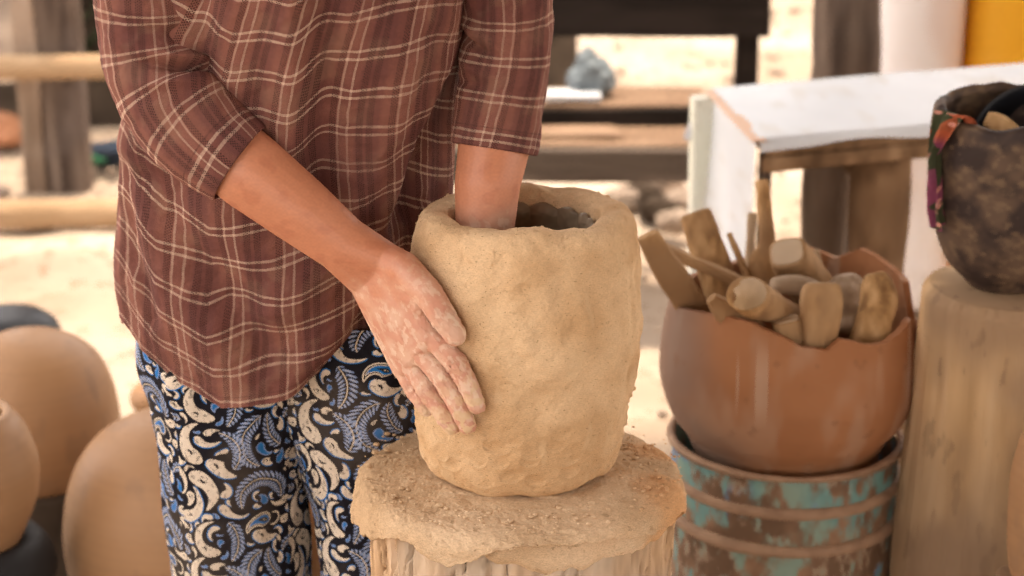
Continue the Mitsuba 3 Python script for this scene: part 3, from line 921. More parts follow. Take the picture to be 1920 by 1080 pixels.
def side_of(x, z, pts, width):
    """about -1 left and +1 right of a line that runs downwards through pts"""
    P = np.array([at(u, v, .08)[[0, 2]] for u, v in pts])
    o = np.argsort(P[:, 1])
    xl = np.interp(z, P[o, 1], P[o, 0])
    return np.tanh((x - xl) / width), np.clip((z - P[:, 1].min()) / .05, 0, 1) * np.clip((P[:, 1].max() - z) / .05, 0, 1)


def build_shirt():
    rows_uv = [(-270, 430, 800), (-200, 345, 868), (-120, 300, 880), (0, 272, 872), (110, 245, 864), (200, 232, 856), (300, 228, 850), (420, 222, 842), (520, 219, 840), (600, 232, 845), (680, 250, 850), (780, 262, 855)]
    zs, xl, xr, yc = [], [], [], []
    for v, a, b in rows_uv:
        pa, pb = at(a, v, lean(v)), at(b, v, lean(v))
        zs.append(pa[2]); yc.append(lean(v)); xl.append(pa[0]); xr.append(pb[0])
    zs, xl, xr, yc = map(np.array, (zs, xl, xr, yc))
    o = np.argsort(zs)
    fL, fR, fY = PchipInterpolator(zs[o], xl[o]), PchipInterpolator(zs[o], xr[o]), PchipInterpolator(zs[o], yc[o])
    bz = [at(0, v, lean(v))[2] for v in (780, 600, 450, 250, 0, -200, -270)]
    fB = PchipInterpolator(bz, [.135, .136, .128, .112, .105, .085, .05])
    hem = [(205, 560), (222, 566), (243, 607), (270, 652), (330, 712), (430, 764), (520, 752), (620, 712), (740, 668), (850, 640), (900, 630)]
    n, rows = 520, 420
    th = np.linspace(0, 2 * np.pi, n, endpoint=False)
    # hem height per column, from where the hem runs
    zh = np.zeros(n)
    for i, t in enumerate(th):
        z = .55
        for _ in range(6):
            c, a = (fL(z) + fR(z)) / 2, (fR(z) - fL(z)) / 2
            x, y = c + a * math.cos(t), float(fY(z)) + float(fB(z)) * math.sin(t)
            u = 960 + (x - CAM[0]) * FPX / ((np.array([x, y, z]) - CAM) @ FWD)
            v = np.interp(u, *zip(*hem))
            zf = at(u, v, y)[2]
            zb = at(235, 600, PY)[2] - .01
            w = np.clip(.5 - math.sin(t) * 1.1, 0, 1)
            z = zf * w + zb * (1 - w)
        zh[i] = z
    zt = zs.max()
    q = np.linspace(0, 1, rows)[:, None]
    z = zh[None] + (zt - zh[None]) * q
    c, a, b = (fL(z) + fR(z)) / 2, (fR(z) - fL(z)) / 2, fB(z)
    ct, st = np.cos(th)[None], np.sin(th)[None]
    ex = .88
    x = c + a * np.sign(ct) * np.abs(ct) ** ex
    y = fY(z) + b * np.sign(st) * np.abs(st) ** ex
    front = np.clip(-st * 1.6, 0, 1)
    d = np.zeros_like(x)
    # folds
    G = lambda pts, w: gauss_line(x, z, pts, w)
    d += .012 * G([(578, -60), (572, 120), (548, 340)], .020)
    d -= .010 * G([(630, -60), (626, 160), (604, 330)], .018)
    d -= .012 * G([(405, -40), (402, 120), (470, 250)], .018)
    d += .007 * G([(255, 270), (320, 470), (420, 640), (470, 770)], .030)
    d -= .009 * G([(300, 330), (390, 480), (500, 640)], .024)
    d += .008 * G([(450, 380), (590, 560), (610, 640)], .036)
    d += .007 * G([(780, 80), (720, 280), (640, 440), (520, 560)], .024)
    d -= .006 * G([(830, 60), (770, 240), (700, 400)], .016)
    d -= .005 * G([(240, 300), (252, 450), (285, 600)], .010)
    s, m = side_of(x, z, [(770, 430), (735, 500), (650, 630), (575, 720), (555, 770)], .011)
    d -= .5 * (s + 1) * .026 * np.clip((at(0, 430, .08)[2] - z) / .05, 0, 1)
    s, m = side_of(x, z, [(905, 40), (850, 140), (790, 290), (745, 420), (735, 480)], .010)
    d -= .5 * (s + 1) * .030 * m
    P = np.stack([x, y, z], -1)
    d += .012 * (meshkit.fbm(P * [8, 8, 6] + 5, 3, 2) - .5) + .006 * (meshkit.fbm(P * [24, 24, 14] + 9, 3, 4) - .5) + .003 * (meshkit.fbm(P * [60, 60, 60] + 2, 3, 6) - .5)
    d = 1.35 * d * np.clip(front + .06, 0, 1)
    # flutes towards the hem at the back and sides
    d += .010 * np.sin(th[None] * 9 + 1.2 * np.sin(th[None] * 2)) * (1 - q) ** 1.5 * (1 - front)
    V0 = P.reshape(-1, 3)
    F = gridf(n, rows, True)
    N = vnormals(V0, F)
    if (N.reshape(rows, n, 3)[rows // 3, n * 3 // 4] @ [0, -1, 0]) < 0:
        N = -N
    V = V0 + N * d.reshape(-1)[:, None]
    # cloth coordinates: round the body, and up from the hem
    mid = rows // 3
    seg = np.linalg.norm(np.diff(np.stack([x[mid], y[mid]], -1), axis=0, append=np.stack([x[mid, :1], y[mid, :1]], -1)), axis=1)
    su = np.concatenate([[0], np.cumsum(seg)[:-1]])
    grow = (a / a[mid].mean())
    U = (su - su[n * 3 // 4])[None] * (.55 + .45 * grow) + .010 * np.sin(z * 14) + .15 * d
    flat = at(430, 764, .07)[2]
    Vv = (z - zh[None]) * (1 - .45 * q) * 1.0 + .45 * q * (z - flat) + .12 * d
    uv = np.stack([U + .3, Vv + .0108], -1).reshape(-1, 2)
    # hem thickness: turn the edge inwards
    add('person__shirt', (V, F), 'plaid_cotton', label='loose brown cotton shirt with pale plaid stripes and open-work', smooth=True, uv=uv)


build_shirt()


def sleeve(name, pts, radii, seed, bend=None, side=(0, -1, 0), uv0=(0, 0)):
    pts = np.array([at(u, v, Y) for u, v, Y in pts])
    s = np.concatenate([[0], np.cumsum(np.linalg.norm(np.diff(pts, axis=0), axis=1))])
    rows, n = 300, 240
    q = np.linspace(0, s[-1], rows)
    P = CubicSpline(s, pts)(q)
    W = PchipInterpolator(s, radii)(q)
    tan = np.gradient(P, q, axis=0); tan /= np.linalg.norm(tan, axis=1, keepdims=True)
    a = np.asarray(side, float) - tan * (tan @ np.asarray(side, float))[:, None]; a /= np.linalg.norm(a, axis=1, keepdims=True)
    b = np.cross(tan, a)
    th = np.linspace(0, 2 * np.pi, n, endpoint=False)
    C, S = np.cos(th)[None, :, None], np.sin(th)[None, :, None]
    dirs = C * a[:, None] + S * b[:, None]
    base = P[:, None] + dirs * W[:, None, None]
    k = q / s[-1]
    d = .007 * (meshkit.fbm(np.stack([np.cos(th)[None] * 1.2 + 0 * k[:, None], np.sin(th)[None] * 1.2 + 0 * k[:, None], k[:, None] * 7 + 0 * th[None]], -1) + seed, 3, seed) - .5)
    d += .004 * (meshkit.fbm(base * 60 + seed, 3, seed + 1) - .5)
    if bend is not None:                           # creases that gather on the inside of the elbow
        for k0, t0, amp, wk, wt, slope in bend:
            dt = (th[None] - t0 + np.pi) % (2 * np.pi) - np.pi
            d += amp * np.exp(-((k[:, None] - k0 - slope * dt) / wk) ** 2 - (dt / wt) ** 2)
    d *= (1 - .8 * np.clip((k - .86) / .14, 0, 1))[:, None]
    d[-6:] -= np.linspace(0, .0008, 6)[:, None]
    V = (base + dirs * d[..., None])
    # turned-in cuff so that the edge has thickness
    ins = V[-1] * 1.0
    inner = np.stack([P[-1] + (V[-1] - P[-1]) * f - tan[-1] * g for f, g in ((.975, -.0006), (.945, .001), (.93, .02))])
    V = np.concatenate([V, inner]).reshape(-1, 3)
    F = gridf(n, rows + 3, True)
    qq = np.concatenate([q, [q[-1] + .001, q[-1] + .002, q[-1] + .003]])
    wm = float(np.mean(W))
    uv = np.stack([np.broadcast_to(((th + np.pi) % (2 * np.pi) - np.pi)[None] * wm, (rows + 3, n)) + uv0[0] + .012 * np.sin(qq * 12)[:, None], np.broadcast_to((q[-1] - qq)[:, None], (rows + 3, n)) + uv0[1]], -1).reshape(-1, 2)
    add(name, (V, F), 'plaid_cotton', smooth=True, uv=uv)


PI = math.pi
sleeve('person__shirt__sleeve', [(330, -230, .02), (283, -60, .012), (288, 60, .016), (322, 175, .004), (380, 250, -.016), (450, 306, -.030)], [.060, .056, .0555, .056, .052, .0455], 3,
       bend=[(.60, -.75, .010, .03, .7, -.10), (.655, -.7, -.013, .020, .75, -.10), (.72, -.5, .008, .03, .7, -.10), (.40, -.4, .004, .05, .6, -.05), (.50, -.8, -.007, .03, .7, -.08)], uv0=(.02, -.0045))
sleeve('person__shirt__sleeve', [(890, -230, .02), (944, -60, .045), (950, 60, .055), (942, 170, .052), (927, 279, .040)], [.058, .050, .0465, .0460, .0455], 8,
       bend=[(.55, .9, .006, .03, .6, -.05), (.61, .9, -.008, .02, .6, -.05), (.70, .9, .005, .03, .6, -.05), (.77, 1.0, -.005, .02, .5, 0.), (.42, .6, -.004, .05, .5, .2)], uv0=(.006, .003))


def build_trousers():
    def leg(name, spec, uv0, seed, label=None):
        zs = np.array([at(0, v, PY)[2] for v, *_ in spec]); X = np.array([[at(a, v, PY)[0], at(b, v, PY)[0]] for v, a, b, *_ in spec]); D = np.array([s[3] for s in spec])
        zs = np.concatenate([zs, [.30, .09]]); X = np.vstack([X, X[-1] + [-.0, .0], X[-1].mean() + np.array([-.062, .062])]); D = np.concatenate([D, [.085, .07]])
        o = np.argsort(zs)
        fl, fr, fd = PchipInterpolator(zs[o], X[o, 0]), PchipInterpolator(zs[o], X[o, 1]), PchipInterpolator(zs[o], D[o])
        rows, n = 420, 220
        z = np.linspace(zs.max(), zs.min(), rows)[:, None]
        th = np.linspace(0, 2 * np.pi, n, endpoint=False)[None]
        c, a, b = (fl(z) + fr(z)) / 2, (fr(z) - fl(z)) / 2, fd(z)
        x, y = c + a * np.sign(np.cos(th)) * np.abs(np.cos(th)) ** .9, PY + b * np.sign(np.sin(th)) * np.abs(np.sin(th)) ** .9
        P = np.stack([x, y + 0 * z, z + 0 * x], -1)
        d = .026 * (meshkit.fbm(P * [15, 15, 4.5] + seed, 3, seed) - .5) + .007 * (meshkit.fbm(P * [40, 40, 16] + seed, 3, seed + 2) - .5)
        V = P.reshape(-1, 3); F = gridf(n, rows, True)
        N = vnormals(V, F)
        if N.reshape(rows, n, 3)[rows // 2, n * 3 // 4, 1] > 0:
            N = -N
        V = V + N * d.reshape(-1)[:, None]
        per = .085
        tt = (th + np.pi / 2 + np.pi) % (2 * np.pi) - np.pi
        U = tt * per * (a / .075) ** .3 + .25 * d + uv0[0] + 0 * z
        W = z + .2 * d + uv0[1] + 0 * th
        add(name, (V, F), 'batik_cotton', label=label, smooth=True, uv=np.stack([U, W], -1).reshape(-1, 2))
    tag('person__trousers', label='loose black trousers printed with cream swirls and blue paisley plumes')
    leg('person__trousers__leg', [(560, 255, 600, .11), (650, 262, 596, .115), (740, 283, 590, .112), (850, 300, 572, .105), (960, 315, 571, .098), (1080, 333, 576, .095)], (UO, .0), 4)
    leg('person__trousers__leg', [(560, 505, 850, .11), (650, 509, 846, .115), (740, 515, 838, .112), (850, 552, 826, .105), (960, 583, 818, .098), (1080, 600, 806, .095)], (UO + .151, .043), 9)


UO = .048
build_trousers()

# ------------------------------------------------------------------ drum with the broken pot full of paddles
DY = .52
DX = at(1472, 820, DY)[0]
DZ = at(1472, 813, DY)[2]
DS = mpp(DY, 820)
DR = 214 * DS


def build_drum():
    h = DZ
    tag('metal_drum', 'rusty metal drum with flaking turquoise paint, holding the broken terracotta pot', 'drum')
    hz = [h - .050 * 1.0, h - .103]
    prof = [(DR * .985, -.03), (DR * .985, h - .135), (DR * .985, h - .01), (DR * .985, h - .004), (DR * .985 - .003, h - .004), (DR * .985 - .003, h - .3)]
    add('metal_drum__wall', lathe(prof, 160, 120, (DX, DY, 0), .004, 9, 3), 'drum_metal', smooth=40)
    for z, k in ((hz[0], 1), (hz[1], 1)):
        t = np.linspace(0, 2 * np.pi, 12, endpoint=True)
        prof = [(DR * .98 + .0075 * math.sin(a) * (1 if math.sin(a) > 0 else .3), z - .0085 * math.cos(a)) for a in np.linspace(0, np.pi, 10)]
        add('metal_drum__hoop', lathe(prof, 160, 14, (DX, DY, 0), .002, 12, 3), 'rusty_hoop', smooth=True)
    prof = [(DR * 1.0 + .005 * math.cos(a), h + .004 * math.sin(a) - .001) for a in np.linspace(0, 2 * np.pi, 12)]
    add('metal_drum__rim', lathe(prof, 160, 14, (DX, DY, 0), .003, 9, 3), 'rusty_hoop', smooth=True)


build_drum()


def build_broken_pot():
    pr = []
    for v, half in ((560, 240), (600, 246), (640, 250), (690, 248), (735, 236), (775, 214), (800, 192)):
        p = at(1472 + half, v, DY)
        pr.append((p[0] - DX, p[2]))
    zb = pr[-1][1]
    R = max(p[0] for p in pr)
    front = [(1232, 555), (1250, 575), (1296, 591), (1349, 598), (1405, 615), (1454, 633), (1507, 658), (1553, 661), (1584, 640), (1637, 651), (1669, 647), (1708, 619), (1722, 600)]
    back = [(1240, 540), (1330, 500), (1420, 470), (1490, 447), (1577, 475), (1634, 457), (1687, 489), (1712, 530), (1722, 600)]
    tz = []
    for lst, sg in ((front, -1), (back, 1)):
        for u, v in lst:
            y = DY
            for _ in range(4):
                x = at(u, v, y)[0] - DX
                x = np.clip(x, -R * .999, R * .999)
                y = DY + sg * math.sqrt(R * R - x * x)
            p = at(u, v, y)
            tz.append((math.atan2(y - DY, x), p[2]))
    tz.sort()
    ta, zz = np.array(tz).T
    ta, zz = np.concatenate([ta - 2 * np.pi, ta, ta + 2 * np.pi]), np.tile(zz, 3)
    n, rows = 320, 130
    th = np.linspace(-np.pi, np.pi, n, endpoint=False)
    zr = np.interp(th, ta, zz) + .004 * (meshkit.fbm(np.stack([np.cos(th) * 12, np.sin(th) * 12, th * 0], -1), 3, 3) - .5)
    # outer profile as function of z: full bowl
    zs = [zb - .10, zb - .085, zb - .05] + [p[1] for p in pr[::-1]] + [pr[0][1] + .08]
    rs = [.0, .07, .115] + [p[0] for p in pr[::-1]] + [pr[0][0] * .90]
    fr = PchipInterpolator(zs, rs)
    zmax = fr.x[-1]
    zr = np.minimum(zr, zmax)
    q = np.linspace(0, 1, rows)[:, None]
    z0 = zs[0]
    zo = z0 + (zr[None] - z0) * q
    ro = fr(zo)
    TK = .009
    zi = z0 + TK + (zr[None] - z0 - TK) * q[::-1]
    ri = np.maximum(fr(np.maximum(zi - 0.0, z0)) - TK, 0)
    r, z = np.vstack([ro, ri]), np.vstack([zo, zi])
    thg = np.broadcast_to(th, r.shape)
    V = np.stack([DX + r * np.cos(thg), DY + r * np.sin(thg), z], -1).reshape(-1, 3)
    F = gridf(n, 2 * rows, True)
    V = V + vnormals(V, F) * ((meshkit.fbm(V * 12 + 3, 3, 5) - .5) * .006)[:, None]
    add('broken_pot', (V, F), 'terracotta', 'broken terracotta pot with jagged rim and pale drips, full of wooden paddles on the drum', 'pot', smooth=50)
    return zs[0]


BZ = build_broken_pot()


def tool(label, pts, w, t, mat='tool_wood', expo=4.0, side=(1, 0, 0), cat='paddle', name='wooden_paddle', amp=.0016, cap=.3, n=28, group=None, seed=1, end=0):
    P = [at(*p) for p in pts]
    k = add(name, loft(P, w, t, side, expo, n, None, amp, 40, seed, cap), mat, label, cat, group, smooth=45)
    if end:                                    # the sawn end, paler than the handled wood
        a = (P[0] - P[1]) / np.linalg.norm(P[0] - P[1])
        W, H = np.atleast_1d(w)[0], np.atleast_1d(t)[0]
        add(k + '__cut_end', loft([P[0] + a * .0012, P[0] - a * .004], [W * end, W * end], [H * end, H * end], side, expo, n, 6, .0006, 90, seed, .1), 'tool_wood_pale', smooth=40)
    return k


s_ = DS
tool('flat wooden paddle leaning out over the left rim of the broken pot', [(1213, 440, .44), (1262, 520, .46), (1325, 610, .50)], [20 * s_, 28 * s_, 30 * s_], [.006, .007, .008], 'tool_wood', 4)
tool('thick squared handle standing up at the left of the broken pot', [(1303, 400, .60), (1335, 490, .57), (1375, 600, .54)], [30 * s_, 33 * s_, 34 * s_], [.013, .014, .014], 'tool_wood', 3.4, name='wooden_mallet', cat='mallet', end=.85)
tool('long thin lath slanting across the broken pot, below the thick squared handle', [(1238, 462, .50), (1320, 500, .49), (1412, 540, .49)], [9 * s_, 11 * s_, 11 * s_], [.010, .012, .010], 'tool_wood', 3, (0, 0, 1), name='wooden_lath', cat='lath')
tool('thinnest stick standing in the broken pot', [(1366, 436, .58), (1385, 480, .57), (1412, 550, .55)], [6.5 * s_, 7 * s_, 8 * s_], [6.5 * s_, 7 * s_, 8 * s_], 'tool_wood', 2, name='wooden_stick', cat='stick')
tool('tallest upright round stick in the broken pot, widening to a blade below', [(1429, 338, .62), (1434, 400, .60), (1438, 455, .59), (1428, 500, .57), (1425, 580, .56)], [13 * s_, 14 * s_, 16 * s_, 26 * s_, 30 * s_], [13 * s_, 14 * s_, 12 * s_, 10 * s_, 10 * s_], 'tool_wood', 2.3, cat='paddle')
tool('pale narrow stick leaning just left of the tallest upright stick', [(1410, 400, .67), (1406, 470, .64), (1402, 540, .6)], [8 * s_, 9 * s_, 10 * s_], [6 * s_, 7 * s_, 7 * s_], 'tool_wood_pale', 2.5, name='wooden_stick', cat='stick')
tool('blunt faceted club with flat round end in the middle of the broken pot', [(1476, 472, .50), (1500, 510, .54), (1560, 590, .60)], [34 * s_, 40 * s_, 36 * s_], [29 * s_, 34 * s_, 30 * s_], 'tool_wood', 3.2, name='wooden_club', cat='club', cap=.2, end=.86)
tool('short club lying forward at front left with round disc end toward viewer', [(1401, 551, .36), (1415, 562, .385), (1455, 580, .42), (1510, 598, .48)], [37 * s_, 37 * s_, 28 * s_, 20 * s_], [31 * s_, 31 * s_, 24 * s_, 20 * s_], 'tool_wood', 2.1, name='wooden_club', cat='club', cap=.12, end=.92)
tool('slanting wedge of board under the round disc end of the short club', [(1332, 558, .40), (1365, 588, .41), (1412, 628, .43)], [11 * s_, 22 * s_, 26 * s_], [.006, .009, .010], 'tool_wood', 4, (1, 0, 1), name='wooden_wedge', cat='wedge')
tool('whitish grey rounded handle end behind the front right block', [(1445, 536, .46), (1480, 534, .465), (1530, 545, .48)], [13 * s_, 18 * s_, 18 * s_], [16 * s_, 18 * s_, 16 * s_], 'tool_wood_grey', 2.2, (0, 0, 1), name='wooden_mallet', cat='mallet', cap=.7)
tool('tall eight-sided block end standing at the front of the broken pot', [(1540, 533, .415), (1540, 570, .405), (1536, 618, .395), (1532, 660, .40)], [31 * s_, 36 * s_, 32 * s_, 28 * s_], [26 * s_, 30 * s_, 28 * s_, 26 * s_], 'tool_wood', 4.5, name='wooden_block', cat='block', cap=.2, seed=4, end=.84)
tool('smallest square block end low at the front of the broken pot', [(1474, 598, .40), (1480, 630, .40), (1488, 668, .41)], [25 * s_, 26 * s_, 26 * s_], [20 * s_, 22 * s_, 22 * s_], 'tool_wood', 4, name='wooden_block', cat='block', cap=.2, seed=6, end=.85)
tool('grey weathered chunk of wood between the two tall block ends', [(1582, 520, .52), (1588, 560, .50), (1585, 630, .47)], [30 * s_, 33 * s_, 30 * s_], [26 * s_, 28 * s_, 28 * s_], 'tool_wood_grey', 2.8, name='wooden_chunk', cat='chunk', cap=.5, amp=.003, seed=7)
tool('boot-shaped block end flaring at its foot, rightmost in the broken pot', [(1636, 520, .49), (1647, 560, .47), (1640, 600, .45), (1634, 630, .44), (1634, 652, .44)], [22 * s_, 33 * s_, 32 * s_, 34 * s_, 40 * s_], [22 * s_, 30 * s_, 28 * s_, 28 * s_, 30 * s_], 'tool_wood', 4.0, name='wooden_block', cat='block', cap=.25, amp=.0022, seed=9, end=.8)

tool('narrow dark handle leaning behind the short round-ended club', [(1352, 500, .60), (1372, 540, .57), (1392, 590, .54)], [11 * s_, 12 * s_, 13 * s_], [.007, .008, .008], 'tool_wood', 3, name='wooden_stick', cat='stick')
tool('pale sawn lath standing just behind the blunt faceted club', [(1520, 470, .63), (1530, 510, .62), (1545, 580, .60)], [15 * s_, 16 * s_, 16 * s_], [.006, .007, .007], 'tool_wood_pale', 5, name='wooden_lath', cat='lath')

# ------------------------------------------------------------------ right-hand log with sooty pot
LY = .42
LX = at(1872, 760, LY)[0]
LS = mpp(LY, 760)


def build_log():
    zt = at(1872, 533, LY)[2]
    rt, rb = 155 * LS, 170 * LS
    n, rows = 260, 200
    th = np.broadcast_to(np.linspace(0, 2 * np.pi, n, endpoint=False), (rows, n))
    k = np.linspace(0, 1, rows)[:, None]
    z = -.04 + (zt + .04) * k + 0 * th
    zc = at(1872, 1080, LY)[2]
    r = np.interp(z, [0, zc, zt - .012, zt], [rb * 1.06, rb * 1.03, rt, rt - .010])
    P = np.stack([np.cos(th) * 3, np.sin(th) * 3, z * 3], -1)
    r = r + .016 * (meshkit.fbm(P, 3, 4) - .5) + .004 * (meshkit.fbm(P * [6, 6, 1.4], 3, 6) - .5)
    V = np.stack([LX + r * np.cos(th), LY + r * np.sin(th), z], -1).reshape(-1, 3)
    V = np.vstack([V, [[LX, LY, zt]]])
    j = np.arange(n)
    F = np.vstack([gridf(n, rows, True), np.stack([(rows - 1) * n + j, (rows - 1) * n + (j + 1) % n, j * 0 + rows * n], 1)])
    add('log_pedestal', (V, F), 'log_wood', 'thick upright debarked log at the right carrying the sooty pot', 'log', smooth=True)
    # sooty pot on it
    cx = at(1893, 400, LY)[0]
    s = mpp(LY, 400)
    pts = [(150, 205), (156, 240), (157, 290), (152, 360), (136, 430), (112, 485), (80, 520)]
    pr = [(h * s, at(1893, v, LY)[2]) for h, v in pts]
    zb = zt + .001
    prof = [(0, zb), (.04, zb), (pr[-1][0], zb + .010)] + [(r, max(z, zb + .02)) for r, z in pr[-2::-1]]
    prof = sorted(prof, key=lambda a: a[1])
    top = prof[-1]
    inner = [(top[0] - .008, top[1] + .003), (top[0] - .014, top[1] - .006)] + [(max(r - .012, 0.0), z + .006) for r, z in prof[-2:1:-1]] + [(0, zb + .012)]
    V, F = lathe(prof + inner, 200, 150, (cx, LY, 0), .004, 12, 5)
    a = np.arctan2(V[:, 1] - LY, V[:, 0] - cx)
    lift = np.clip((V[:, 2] - top[1] + .05) / .05, 0, 1)
    V[:, 2] += lift * (.010 * (meshkit.fbm(np.stack([np.cos(a) * 4, np.sin(a) * 4, a * 0], -1) + 4, 3, 4) - .5) - .022 * np.exp(-((a + 1.15) / .35) ** 2) + .010 * np.exp(-((a + 1.75) / .22) ** 2) + .012 * np.sin(a))
    add('sooty_pot', (V, F), 'sooty_clay', 'dark soot-stained clay pot with chipped rim standing on the thick log', 'pot', smooth=50)
    # black bowl leaning inside, a clay scrap and the rag over the rim
    prof = [(0.001, 0), (.05, .006), (.078, .03), (.09, .07), (.0925, .072), (.0875, .07), (.074, .034), (.047, .011), (0.001, .006)]
    V, F = lathe(prof, 100, 60)
    V = V @ trimesh.transformations.euler_matrix(math.radians(62), math.radians(-14), 0)[:3, :3].T + at(1940, 315, LY + .085)
    add('black_bowl', (V, F), 'black_enamel', 'glossy black bowl leaning inside the sooty pot', 'bowl', smooth=40)
    add('wooden_scraper', loft([at(1848, 222, LY - .01), at(1875, 236, LY - .015), at(1905, 262, LY - .02)], [13 * s, 20 * s, 18 * s], [.006, .008, .008], (0, .4, 1), 3, 24, None, .001, 40, 3, .5), 'tool_wood', 'curved brown wooden scraper lying in the sooty pot below the black bowl', 'scraper', smooth=45)
    # rag: a strip that comes out of the pot, over the rim and down the side
    n, rows = 60, 120
    z_top = top[1] + .006
    path = []
    wall = sorted([(zb, 0.0)] + [(z, r) for r, z in pr])
    fo = PchipInterpolator([p[0] for p in wall], [p[1] for p in wall])
    zlow = at(1750, 405, LY)[2]
    sarr = np.linspace(0, 1, rows)
    V = np.zeros((rows, n, 3)); uv = np.zeros((rows, n, 2))
    for i, q in enumerate(sarr):
        if q < .18:
            k = q / .18
            rr, z = top[0] - .022 + .022 * k, z_top - .03 * (1 - k) ** 2
        elif q < .28:
            k = (q - .18) / .10
            rr, z = top[0] + .008 * math.sin(k * PI / 2), z_top + .004 * math.sin(k * PI) - .008 * k
        else:
            k = (q - .28) / .72
            z = z_top - .008 + (zlow - z_top + .008) * k
            rr = float(fo(min(z, pr[0][1]))) + .008
        w = np.interp(q, [0, .25, .5, .7, 1], [.15, .20, .12, .15, .10])
        a0 = np.interp(q, [0, .25, .5, 1], [-2.5, -2.66, -2.80, -2.72])
        t = np.linspace(-1, 1, n)
        aa = a0 + t * w
        fold = .006 * np.sin(t * 5 + q * 4) * (.4 + q) + .003 * (meshkit.fbm(np.stack([t * 3, t * 0 + q * 9, t * 0], -1), 3, 2) - .5) * 2
        V[i] = np.stack([cx + (rr + fold + .003) * np.cos(aa), LY + (rr + fold + .003) * np.sin(aa), z + .004 * np.sin(t * 5) * q], -1)
        uv[i] = np.stack([t * w * top[0], t * 0 + q * .2], -1)
    add('printed_rag', (V.reshape(-1, 3), gridf(n, rows)), 'rag_print', 'twisted red and magenta printed rag hanging over the rim of the sooty pot', 'rag', smooth=True, uv=uv.reshape(-1, 2))


build_log()
# a thin stake between drum and log
add('wooden_stake', loft([onz(1688, 1300, 0)[:2].tolist() + [0], at(1690, 790, .72)], [.010, .009], [.008, .007], (1, 0, 0), 2.4, 16, 14, .003, 20, 2, .4), 'pale_rail', 'thin pale stake standing between the drum and the thick log', 'stake')

